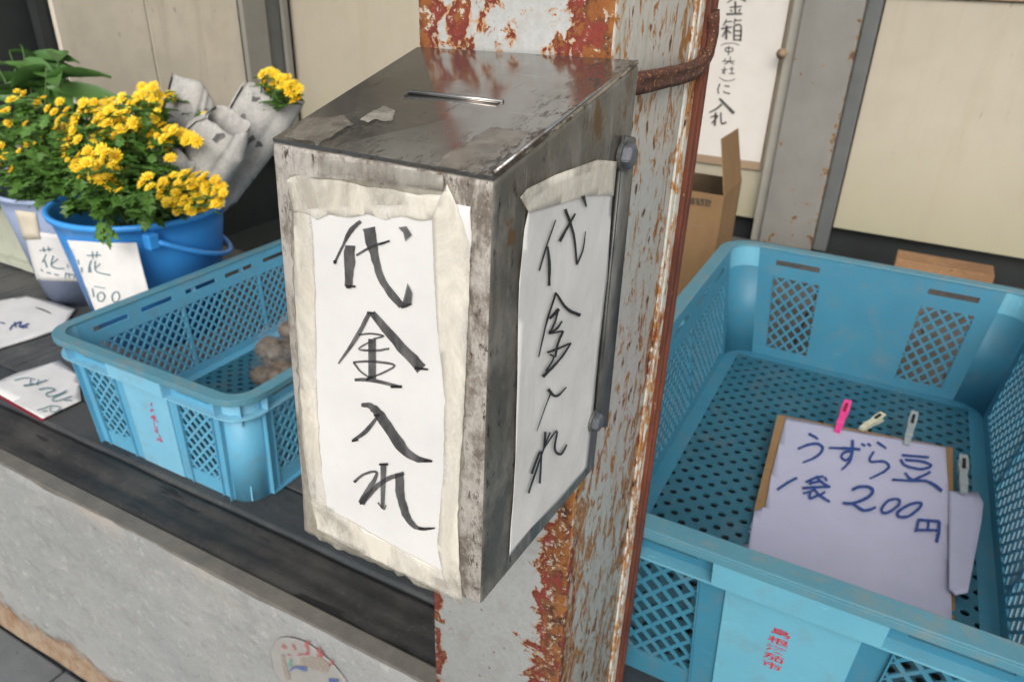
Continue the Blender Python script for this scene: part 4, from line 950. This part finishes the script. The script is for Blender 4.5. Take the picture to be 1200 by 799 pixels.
# papers lying on the shelf
SH = Pl((0, 0, 0), (0, 0, 1))
p1 = thing('shelf_note', 'white card with a blue scribble lying in front of the grey blue bucket', 'note', 'notes lying on the shelf', onz(30, 375))
sheet('paper', SH, [(-60, 375), (0, 353), (32, 348), (60, 354), (88, 363), (74, 384), (40, 396), (0, 408), (-60, 428)], M['paper'], .005, .0012, .02, .0045, p1, 8)
lettering('lettering', SH.at, [([cg(p) for p in a_], w_) for a_, w_ in [([(0, 682), (30, 690)], 1.5), ([(60, 730), (80, 700), (130, 680), (120, 710), (180, 690)], 1.8), ([(90, 680), (100, 715)], 1.6), ([(130, 715), (172, 712)], 1.6), ([(-60, 668), (-10, 690)], 1.6)]], M['ink_blue'], p1, .009)
lettering('smudge', SH.at, [([cg(p) for p in a_], w_) for a_, w_ in [([(220, 590), (270, 605), (318, 628)], (1, 2, 1.2))]], M['ink_soft'], p1, .009)
p2 = thing('shelf_note', 'white card with teal writing and a dark red edge, beside the small crate', 'note', 'notes lying on the shelf', onz(45, 460))
sheet('red_backing', SH, [(-60, 430), (0, 455), (48, 482), (58, 489), (48, 494), (0, 467), (-60, 438)], M['red_edge'], .0012, 0, .02, .0012, p2)
sheet('paper', SH, [(-60, 455), (0, 446), (22, 437), (70, 423), (92, 440), (95, 470), (50, 491), (0, 463), (-60, 432)][1:8] + [(-60, 432), (-60, 455)], M['paper'], .004, .0010, .02, .0012, p2, 9)
ch = crop(0, 400, .1502)
lettering('lettering', SH.at, [([ch(p) for p in a_], w_) for a_, w_ in [([(110, 306), (180, 288), (240, 290), (275, 302)], 1.2), ([(180, 345), (260, 338), (365, 304)], 1.5), ([(240, 296), (232, 350)], 1.5), ([(300, 300), (290, 345)], 1.4), ([(190, 352), (260, 332)], 1.4), ([(300, 378), (370, 366), (430, 380), (360, 408), (380, 432), (450, 418), (520, 385)], 1.4),
    ([(510, 398), (420, 440), (410, 462), (450, 465), (560, 430)], 1.3), ([(500, 462), (560, 462)], 1.2), ([(290, 538), (340, 525), (400, 505), (470, 518), (430, 552), (390, 545), (400, 512)], 1.2), ([(330, 548), (370, 545)], 1.2)]], M['ink_teal'], p2, .0068)

# ================================================================== FLOWERS
def make_head():
    bm = bmesh.new(); rg = random.Random(1)
    for ring, (npet, L_, up, w0) in enumerate(((13, 1.0, .10, .26), (10, .72, .34, .22))):
        for k_ in range(npet):
            a_ = 2 * math.pi * (k_ + ring * .5) / npet + rg.uniform(-.08, .08); d = Vector((math.cos(a_), math.sin(a_), 0)); s_ = Vector((-d.y, d.x, 0)); l_ = L_ * rg.uniform(.88, 1.05); z_ = Vector((0, 0, 1))
            p = [d * .12, d * l_ * .55 + s_ * w0 * .55 + z_ * up * .6, d * l_ * .95 + s_ * w0 * .35 + z_ * up, d * l_ + z_ * up * .9, d * l_ * .95 - s_ * w0 * .35 + z_ * up, d * l_ * .55 - s_ * w0 * .55 + z_ * up * .6]
            mid = d * l_ * .6 + z_ * (up * .45 - .03); V_ = [bm.verts.new(q_) for q_ in p]; mv = bm.verts.new(mid)
            for i in range(6): bm.faces.new((V_[i], V_[(i + 1) % 6], mv))
    r0 = len(bm.faces)
    R = [[bm.verts.new((math.cos(t) * r_, math.sin(t) * r_, z_)) for t in [2 * math.pi * k_ / 8 for k_ in range(8)]] for r_, z_ in ((.30, .10), (.26, .26), (.12, .32))]
    for a_, b_ in zip(R, R[1:]):
        for k_ in range(8): bm.faces.new((a_[k_], a_[(k_ + 1) % 8], b_[(k_ + 1) % 8], b_[k_]))
    bm.faces.new(R[-1]); bm.faces.ensure_lookup_table()
    for f_ in bm.faces[r0:]: f_.material_index = 1
    me = bpy.data.meshes.new('flower_head'); bm.to_mesh(me); bm.free(); me.materials.append(M['petal']); me.materials.append(M['petal_core'])
    return me
HEAD = make_head()
def head(parent, p, r_, nrm, rg):
    o = bpy.data.objects.new('flower_head', HEAD); COL.objects.link(o); o.parent = parent
    q_ = Vector(nrm).normalized().to_track_quat('Z', 'Y'); q_ = q_ @ Matrix.Rotation(rg.uniform(0, 6.28), 3, 'Z').to_quaternion()
    o.location = Vector(p) - parent.location; o.rotation_mode = 'QUATERNION'; o.rotation_quaternion = q_; o.scale = (r_, r_, r_ * rg.uniform(.8, 1.3)); return o
def lobed_leaf(V_, F_, p, d, up, L_, rg):
    d = d.normalized(); s_ = d.cross(up).normalized() if d.cross(up).length > .05 else Vector((1, 0, 0)); n_ = s_.cross(d)
    prof = [(.0, .05), (.2, .22), (.28, .12), (.45, .42), (.52, .20), (.72, .34), (.78, .14), (1.0, .0)]
    b_ = len(V_); mid = []
    for t, w0 in prof:
        c = p + d * L_ * t - n_ * L_ * .25 * t * t
        V_ += [c + s_ * L_ * w0 + n_ * L_ * .08, c, c - s_ * L_ * w0 + n_ * L_ * .08]
    for i in range(len(prof) - 1):
        q_ = b_ + 3 * i; F_.append((q_, q_ + 3, q_ + 4, q_ + 1)); F_.append((q_ + 1, q_ + 4, q_ + 5, q_ + 2))
def bunch(label, cpos, cats, heads, base, rg, nleaf, lsize=.05, depth=.05, ycen=None, leafzone=None, hr=(.013, .017), group='bunches of yellow chrysanthemums', name='flower_bunch', via=None):
    r = thing(name, label, cats, group, cpos)
    sb = bmesh.new(); V_, F_ = [], []
    for (px, py, dy, rr) in heads:
        y_ = ycen + dy + rg.uniform(-depth, depth) * .5; p = ony(px, py, y_)
        nrm = Vector((rg.uniform(-.5, .5), rg.uniform(-1.0, -.25), rg.uniform(.45, 1.2)))
        head(r, p, rr * .98, nrm, rg); b_ = Vector(base) + Vector((rg.uniform(-.05, .05), rg.uniform(-.05, .05), 0))
        m_ = p.lerp(b_, .45) + Vector((0, 0, -.01)) if via is None else Vector(via) + Vector((rg.uniform(-.03, .03), rg.uniform(-.03, .03), 0)); tube(sb, [p - nrm.normalized() * .002, p.lerp(m_, .4) + Vector((rg.uniform(-.008, .008), 0, -.005)), m_, b_], [.0011, .0013, .0017, .002], 5, False)
        for k_ in range(nleaf):
            t = rg.uniform(.05, .42); q_ = p.lerp(m_, min(1, t * 1.3)) + Vector((rg.uniform(-1, 1), rg.uniform(-1, 1), rg.uniform(-1, .3))) * .022
            a_ = rg.uniform(0, 6.28); lobed_leaf(V_, F_, q_, Vector((math.cos(a_), math.sin(a_), rg.uniform(-.5, .5))), Vector((0, 0, 1)), rg.uniform(.5, 1) * lsize, rg)
    if leafzone:
        for (x0, x1, y0_, y1_, n_, d0, d1) in leafzone:
            for k_ in range(n_):
                q_ = ony(rg.uniform(x0, x1), rg.uniform(y0_, y1_), ycen + rg.uniform(d0, d1)); a_ = rg.uniform(0, 6.28)
                lobed_leaf(V_, F_, q_, Vector((math.cos(a_), math.sin(a_), rg.uniform(-.7, .5))), Vector((0, 0, 1)), rg.uniform(.6, 1.1) * lsize, rg)
    bmesh.ops.recalc_face_normals(sb, faces=sb.faces)
    o = mesh_obj('stems', sb, M['stem'], r, True); tag(o, kind='stuff')
    o = raw_obj('foliage', V_, F_, M['leaf'], r); tag(o, kind='stuff')
    return r
rg = random.Random(11)
def cl(x0, x1, y0_, y1_, n_, r0=.0125, r1=.016, dy=0.0):      # heads spread evenly through a patch
    out = []; tries = 0
    while len(out) < n_ and tries < n_ * 60:
        tries += 1; p = (rg.uniform(x0, x1), rg.uniform(y0_, y1_))
        e = ((p[0] - (x0 + x1) / 2) / ((x1 - x0) / 2)) ** 2 + ((p[1] - (y0_ + y1_) / 2) / ((y1_ - y0_) / 2)) ** 2
        if e > 1.05: continue
        if any((p[0] - q_[0]) ** 2 + (p[1] - q_[1]) ** 2 < 55 and tries < n_ * 50 and (p[0] - q_[0]) ** 2 + (p[1] - q_[1]) ** 2 < 34 for q_ in out): continue
        out.append((p[0], p[1], dy + rg.uniform(-.01, .01), rg.uniform(r0, r1)))
    return out
hA = [(14, 118, 0, .016), (28, 112, 0, .014), (44, 122, .02, .015), (5, 130, 0, .016), (56, 128, .03, .013), (33, 170, -.03, .014), (44, 166, -.03, .015), (52, 178, -.03, .011), (2, 172, -.04, .016), (6, 184, -.04, .012), (15, 200, -.05, .017), (44, 193, -.05, .009), (0, 196, -.05, .010), (22, 178, -.02, .010), (64, 132, .04, .013), (10, 145, 0, .016), (20, 108, .02, .010), (78, 130, .05, .014), (70, 120, .05, .013), (-14, 150, 0, .015), (-20, 190, -.03, .016), (30, 146, -.02, .010), (50, 116, .02, .012)]
bA = bunch('loose bunch of small yellow chrysanthemums with dense leaves in the grey blue bucket', (BG[0], BG[1], .1), 'flowers', hA, (BG[0], BG[1], .17), rg, 7, .05, .06, .98,
      [(-30, 80, 185, 232, 170, -.09, .05), (-30, 85, 135, 190, 130, -.05, .10), (20, 92, 190, 240, 120, -.12, .0)], (.01, .015))
hB = cl(66, 92, 132, 182, 18) + cl(108, 162, 130, 172, 36, dy=.0) + cl(150, 205, 140, 178, 30, dy=.02) + cl(88, 140, 176, 212, 32, .012, .016, -.10) + [(132, 217, -.11, .018), (140, 224, -.11, .010), (168, 214, -.11, .017), (176, 220, -.11, .013), (173, 208, -.11, .014), (146, 203, -.05, .014), (122, 230, -.07, .008), (86, 190, -.05, .009), (79, 188, -.05, .007), (200, 186, -.01, .014)] \
    + cl(92, 120, 120, 138, 7, dy=.06) + cl(118, 160, 114, 130, 9, dy=.08) + cl(160, 190, 100, 130, 14, .013, .017, .06) + cl(168, 186, 128, 142, 5, dy=.04)
bB = bunch('full bunch of bright yellow chrysanthemums filling the blue bucket', (BB[0] - .02, BB[1], .1), 'flowers', hB, (BB[0] - .01, BB[1] + .01, .17), rg, 4, .04, .04, .93,
      [(85, 195, 185, 245, 240, -.05, .05), (75, 180, 130, 190, 130, -.02, .07), (100, 190, 115, 150, 70, .03, .1), (108, 180, 225, 256, 70, -.10, -.02)])
hC = cl(185, 262, 202, 250, 84, .0085, .0125, -.06)
bC = bunch('low tight bunch of tiny yellow chrysanthemums at the right rim of the blue bucket', (BB[0] + .09, BB[1] - .02, .15), 'flowers', hC, (BB[0] + .03, BB[1] - .0, .17), rg, 2, .022, .03, .955,
      [(190, 250, 208, 236, 70, -.03, .02)], via=(BB[0] + .08, BB[1] - .03, .305))
# sprig hanging over the rim
V_, F_ = [], []
for k_ in range(9):
    q_ = ony(126 + rg.uniform(-4, 4), 258 + k_ * 2.5, .785); lobed_leaf(V_, F_, q_, Vector((rg.uniform(-1, 1), -.2, rg.uniform(-1, .2))), Vector((0, -1, .2)), .028, rg)
o = raw_obj('hanging_sprig', V_, F_, M['leaf'], bB); tag(o, kind='stuff')

# newspaper wrapped bunches
def wrap(label, axis, flare, heads, seed, ycen, mouth=1.0):
    """cone of newsprint: axis = list of (px,py,y,radius px) from foot to mouth"""
    pts = []
    for (px, py, y_, rp) in axis:
        c = ony(px, py, y_); e = ony(px + rp, py, y_); pts.append((c, (e - c).length))
    r = thing('wrapped_bunch', label, 'wrapped flowers', 'bunches wrapped in newspaper', pts[0][0])
    n_ = 64; V_, F_ = [], []; m_ = 24; rw = random.Random(seed * 31); cr_ = sorted(rw.uniform(0, 6.28) for _ in range(7)); dp = [rw.uniform(.05, .16) for _ in cr_]; sl = [rw.uniform(-.03, .03) for _ in cr_]
    for j in range(m_ + 1):
        t = j / m_ * (len(pts) - 1); i0 = min(int(t), len(pts) - 2); f_ = t - i0; c = pts[i0][0].lerp(pts[i0 + 1][0], f_); R_ = pts[i0][1] * (1 - f_) + pts[i0 + 1][1] * f_
        d = (pts[-1][0] - pts[0][0]).normalized(); a_ = d.cross(Vector((0, 1, 0))).normalized(); b_ = d.cross(a_)
        for k_ in range(n_ + 9):
            th = 2 * math.pi * k_ / n_; w_ = 1.0
            for q0, dd, ss in zip(cr_, dp, sl):
                dl = (th - q0 - ss * j + math.pi) % (2 * math.pi) - math.pi; w_ -= dd * math.exp(-abs(dl) * 7)
            w_ += .05 * noise.noise(Vector((math.cos(th) * 2 + seed, math.sin(th) * 2, j * .22))) + .025 * abs(noise.noise(Vector((math.cos(th) * 5 + seed, math.sin(th) * 5, j * .6))))
            q_ = c + (a_ * math.cos(th) + b_ * .6 * math.sin(th)) * R_ * w_ * (1 + .12 * k_ / n_)
            if j > m_ - 5: q_ += d * R_ * ((j - m_ + 5) / 5) * (flare * 1.6 * math.cos(th + seed) + .12 * math.cos(3 * th + seed) + .04 * noise.noise(Vector((th * 3, seed, 0))))
            V_.append(q_)
    W3 = n_ + 9
    for j in range(m_):
        for k_ in range(n_ + 8): q_ = j * W3 + k_; F_.append((q_, q_ + 1, q_ + W3 + 1, q_ + W3))
    o = raw_obj('newspaper_wrap', V_, F_, M['newspaper'], r, True); md = o.modifiers.new('thick', 'SOLIDIFY'); md.thickness = .0005
    rgl = random.Random(seed); sb = bmesh.new(); LV, LF = [], []
    for (px, py, dy, rr) in heads:
        p = ony(px, py, ycen + dy); head(r, p, rr, (rgl.uniform(-.4, .6), rgl.uniform(-1, -.3), rgl.uniform(.3, 1)), rgl)
        q_ = pts[-1][0].lerp(pts[-2][0], .6); tube(sb, [p, p.lerp(q_, .5), q_], .0014, 5, False)
        for k_ in range(3):
            a_ = rgl.uniform(0, 6.28); lobed_leaf(LV, LF, p.lerp(q_, rgl.uniform(.1, .5)), Vector((math.cos(a_), math.sin(a_), .2)), Vector((0, 0, 1)), .03, rgl)
    if heads:
        tag(mesh_obj('stems', sb, M['stem'], r, True), kind='stuff'); tag(raw_obj('foliage', LV, LF, M['leaf'], r), kind='stuff')
    else: sb.free()
    return r
random.seed(5)
h3 = [(x_, y_, rg.uniform(-.02, .02), rg.uniform(.013, .016)) for x_, y_ in [(308, 88), (315, 84), (322, 89), (329, 92), (336, 94), (343, 99), (349, 104), (311, 97), (320, 100), (331, 103), (341, 108), (348, 114), (315, 106), (326, 95), (338, 101), (346, 118), (335, 113)]]
wrap('largest newspaper cone leaning right out of the blue bucket, yellow flowers at its mouth', [(240, 250, 1.06, 10), (256, 222, 1.09, 18), (290, 164, 1.15, 25), (321, 112, 1.20, 27)], .15, h3, 3, 1.17)
wrap('pointed empty looking newspaper wrap in the middle of the three cones', [(228, 240, 1.0, 10), (238, 205, 1.01, 20), (253, 168, 1.03, 26), (268, 142, 1.05, 18)], .25, [], 8, 1.04)
wrap('crumpled newspaper wrap nearest the yellow flowers, leaning back', [(205, 235, 1.04, 12), (212, 180, 1.06, 20), (220, 135, 1.10, 22), (228, 108, 1.13, 21)], .30, [(198, 112, -.03, .014), (205, 118, -.03, .012), (240, 137, -.03, .012), (236, 142, -.03, .012)], 5, 1.1)
wrap('short newspaper wrap low in front of the other cones, yellow heads at its top', [(200, 236, .985, 12), (203, 205, .985, 22), (205, 180, .99, 27), (208, 165, 1.0, 28)], .2, [(214, 158, -.02, .015), (222, 161, -.02, .015), (230, 166, -.03, .015), (218, 166, -.03, .013), (209, 155, -.01, .012)], 6, .985)

# broad green leaves at the top left
bl = thing('leafy_branch', 'cluster of broad dark green leaves behind the yellow flowers in the top left corner', 'branch', loc=(BC[0], BC[1], .26))
rg2 = random.Random(4)
V0, F0 = [], []
for i, (t, w0) in enumerate([(0, .02), (.15, .09), (.4, .17), (.65, .15), (.85, .08), (1, .0)]):
    V0 += [Vector((t, w0, .02 - .25 * t * t)), Vector((t, 0, -.02 - .25 * t * t)), Vector((t, -w0, .02 - .25 * t * t))]
for i in range(5): q_ = 3 * i; F0 += [(q_, q_ + 3, q_ + 4, q_ + 1), (q_ + 1, q_ + 4, q_ + 5, q_ + 2)]
lm = bpy.data.meshes.new('leaf'); lm.from_pydata([tuple(v_) for v_ in V0], [], F0); lm.update(); lm.materials.append(M['leaf_dark'])
for p_ in lm.polygons: p_.use_smooth = True
sb = bmesh.new(); root_ = Vector((BC[0] + .02, BC[1], .2))
for (sx, sy) in ((10, 95), (30, 78), (48, 92), (62, 88), (20, 70), (72, 108), (-10, 90), (40, 110), (5, 75)):
    tip = ony(sx + 6, sy - 14, 1.16 + rg2.uniform(-.06, .06)); tube(sb, [root_, root_.lerp(tip, .5) + Vector((0, 0, .02)), tip], [.004, .003, .0015], 6)
    for k_ in range(7):
        c = root_.lerp(tip, 1 - .09 * k_); a_ = rg2.uniform(-.9, .9) + (math.pi if rg2.random() < .35 else 0)
        o = bpy.data.objects.new('leaf', lm); COL.objects.link(o); o.parent = bl; o.location = c - bl.location
        o.rotation_euler = (rg2.uniform(-.7, .9), rg2.uniform(-.45, .25), a_); s_ = rg2.uniform(.11, .18); o.scale = (s_, s_ * .8, s_)
mesh_obj('twigs', sb, M['stem'], bl, True)

# ================================================================== CARTON, POSTER, BLOCK
cb = thing('cardboard_box', 'open brown cardboard carton with a raised flap standing behind the post', 'cardboard box', loc=(-.46, 1.82, 0))
x0, x1, y0, y1, zt, th = -.60, -.352, 1.70, 1.88, .290, .003
for nm, b_ in (('carton_side', (x0, x1, y0, y0 + th)), ('carton_side', (x0, x1, y1 - th, y1)), ('carton_side', (x0, x0 + th, y0 + th, y1 - th)), ('carton_side', (x1 - th, x1, y0 + th, y1 - th))):
    box_obj(nm, *b_, .001, zt, M['cardboard_shade' if b_[2] > y0 + .1 else 'cardboard'], cb, .0006, 1)
box_obj('carton_base', x0 + th, x1 - th, y0 + th, y1 - th, .001, .004, M['cardboard_shade'], cb)
bm = bmesh.new(); hexa(bm, [(x1 - .003, y0 + .004, zt + .001), (x1, y0 + .004, zt + .001), (x1, y1 - .006, zt + .001), (x1 - .003, y1 - .006, zt + .001), (x1 - .030, y0 + .010, zt + .124), (x1 - .027, y0 + .010, zt + .124), (x1 - .027, y1 - .012, zt + .122), (x1 - .030, y1 - .012, zt + .122)]); mesh_obj('flap', bm, M['cardboard'], cb)
CFb = Pl((0, y0, 0), (0, -1, 0))
lettering('printed_band', CFb.at, [([(806, 236), (828, 238), (833, 239)], 8)], M['card_print'], cb, .0006, curve=False)
lettering('printed_marks', CFb.at, [([(815, 234), (815, 241)], 1.2), ([(819, 234), (822, 241)], 1.2), ([(826, 235), (825, 242)], 1.2), ([(829, 238), (831, 242)], 1.0)], M['cardboard'], cb, .0012, curve=False)
lettering('printed_marks', CFb.at, [([(808, 264), (826, 267)], 2.4), ([(812, 258), (816, 259)], 2)], M['card_faint'], cb, .0006, curve=False)
po = thing('notice_poster', 'long white notice with vertical brush lettering on a wooden backing, on the back wall', 'poster', loc=(-.55, 2.545, .2))
PP = Pl((0, 2.535, 0), (0, -1, 0))
o = box_obj('backing_panel', -.80, -.424, 2.5365, 2.5495, .165, 1.2, M['trim'], po, .002)
box_obj('paper', -.79, -.4265, 2.5345, 2.5358, .193, 1.19, M['paper_poster'], po)
cf = crop(810, 0, .2505)
st = [([cf(p) for p in a_], w_) for a_, w_ in [([(168, 18), (210, -8), (256, 10)], (1.4, 2, 2.4)), ([(180, 38), (236, 34)], 1.8), ([(206, 10), (206, 66)], 2.4), ([(184, 48), (190, 60)], 1.8), ([(230, 44), (222, 60)], 1.8), ([(164, 70), (238, 68)], 2.4),
    ([(166, 94), (150, 124)], 1.6), ([(158, 106), (192, 104)], 1.6), ([(206, 90), (200, 116)], 1.8), ([(204, 100), (236, 98)], 1.6), ([(140, 138), (190, 130)], 2), ([(166, 122), (163, 188)], 2.6), ([(164, 140), (145, 176)], 1.8), ([(168, 145), (186, 160)], 2),
    ([(200, 124), (200, 194)], 2.2), ([(200, 124), (232, 124), (230, 196)], 2.2), ([(202, 148), (230, 148)], 1.8), ([(202, 170), (230, 170)], 1.8), ([(202, 190), (230, 190)], 1.8),
    ([(138, 216), (160, 207), (200, 206), (224, 216)], .9), ([(160, 228), (162, 244), (190, 244), (192, 228), (160, 228)], 1.3), ([(176, 218), (174, 262)], 1.3), ([(144, 290), (204, 290)], 1.3), ([(158, 276), (158, 290)], 1.3), ([(184, 268), (178, 290), (156, 304)], 1.3), ([(178, 290), (200, 304)], 1.3),
    ([(142, 332), (168, 328)], 1.3), ([(156, 316), (154, 350)], 1.4), ([(154, 335), (144, 346)], 1.2), ([(178, 326), (200, 325)], 1.2), ([(190, 314), (189, 348)], 1.4), ([(176, 348), (204, 348)], 1.2), ([(130, 364), (156, 380), (186, 380), (206, 372)], .9),
    ([(134, 394), (125, 420), (128, 442)], 1.6), ([(156, 404), (180, 408)], 1.6), ([(150, 430), (162, 438), (182, 440)], 1.6), ([(130, 464), (146, 478), (200, 534)], (2, 3.4, 4)), ([(144, 490), (118, 512), (84, 530)], (2.6, 2.2, 1.4)),
    ([(114, 528), (110, 592)], 2.6), ([(90, 552), (124, 544), (96, 580)], 1.8), ([(138, 528), (140, 574), (148, 582), (164, 574)], 2.2)]]
lettering('lettering', PP.at, st, M['ink_soft'], po, .0022)
bm = bmesh.new(); kc = PP.at(918, 63, .03); tube(bm, [Vector((kc.x, 2.499, kc.z)), Vector((kc.x, 2.485, kc.z)), Vector((kc.x, 2.476, kc.z))], [.008, .009, .016], 14); kn = mesh_obj('brass_knob', bm, M['trim'], None, True); tag(kn, 'small round brass knob on the wall right of the poster', 'knob')
wbk = box_obj('wood_block', .035, .275, 2.22, 2.31, .0005, .052, M['block'], None, .003); tag(wbk, 'reddish brown wooden block at the foot of the right wall, behind the big crate', 'wood block')
# clutter in the dark behind the small crate
for i, (cx, cy, s_, m_, lab) in enumerate([(-1.42, 2.05, .17, 'block', 'dim brown carton in the shadow right of the blue bucket'), (-1.02, 1.75, .13, 'cardboard_shade', 'shadowed low carton between the small crate and the back wall')]):
    r = thing('low_carton', lab, 'carton', None, (cx, cy, 0))
    zb = -.319; zt_ = -.06 - .06 * i; r.location.z = zb
    box_obj('carton_body', cx - s_, cx + s_, cy - s_ * .7, cy + s_ * .7, zb, zt_, M[m_], r, .003); box_obj('lid_flap', cx - s_ * .99, cx - .003, cy - s_ * .69, cy + s_ * .69, zt_ + .0015, zt_ + .004, M[m_], r); box_obj('lid_flap', cx + .003, cx + s_ * .99, cy - s_ * .69, cy + s_ * .69, zt_ + .0015, zt_ + .004, M[m_], r)

# ================================================================== ROUND STICKER on the plinth
PK = Pl((0, YF - .0030, 0), (0, -1, 0))
stk = thing('round_sticker', 'faded round sticker with red lettering round its rim, on the pale plinth', 'sticker', loc=PK.at(368, 790))
cs_ = crop(310, 730, .10833); cen = PK.at(366, 800); R_ = (PK.at(324, 792) - cen).length
circ = [cen + Vector((math.cos(t) * R_, 0, math.sin(t) * R_)) for t in [2 * math.pi * k_ / 48 for k_ in range(48)]][::-1]
sheet('disc', PK, circ, M['sticker'], 0, .0006, .006, .0004, stk, 40, px=False)
lettering('red_lettering', PK.at, [([cs_(p) for p in a_], w_) for a_, w_ in [([(185, 240), (225, 280)], 4), ([(430, 225), (490, 215)], 3.2), ([(440, 240), (470, 280), (455, 345)], 3.4), ([(350, 345), (440, 340), (485, 335)], 2.4), ([(590, 265), (575, 300), (620, 330), (600, 370)], 4.4), ([(560, 345), (610, 360)], 3), ([(700, 400), (735, 430), (690, 465)], 2.6), ([(240, 345), (300, 350)], 2.0), ([(300, 230), (330, 300)], 2.2)]], M['st_red'], stk, .0020)
lettering('blue_mark', PK.at, [([cs_(p) for p in a_], w_) for a_, w_ in [([(270, 520), (330, 480), (460, 500)], (2, 3, 7)), ([(690, 630), (800, 632)], 6)]], M['st_blue'], stk, .0022)
lettering('green_mark', PK.at, [([cs_(p) for p in a_], w_) for a_, w_ in [([(285, 390), (270, 480)], (4, 6))]], M['st_green'], stk, .0020)
lettering('beige_mark', PK.at, [([cs_(p) for p in a_], w_) for a_, w_ in [([(380, 430), (560, 440), (700, 500)], (8, 16, 12)), ([(190, 340), (215, 480), (260, 620)], (4, 6, 5))]], M['st_beige'], stk, .0018)
for nm in [o.name for o in bpy.data.objects if o.type == 'MESH' and o.parent is None and 'kind' not in o.keys() and 'category' not in o.keys()]: print('UNTAGGED', nm)
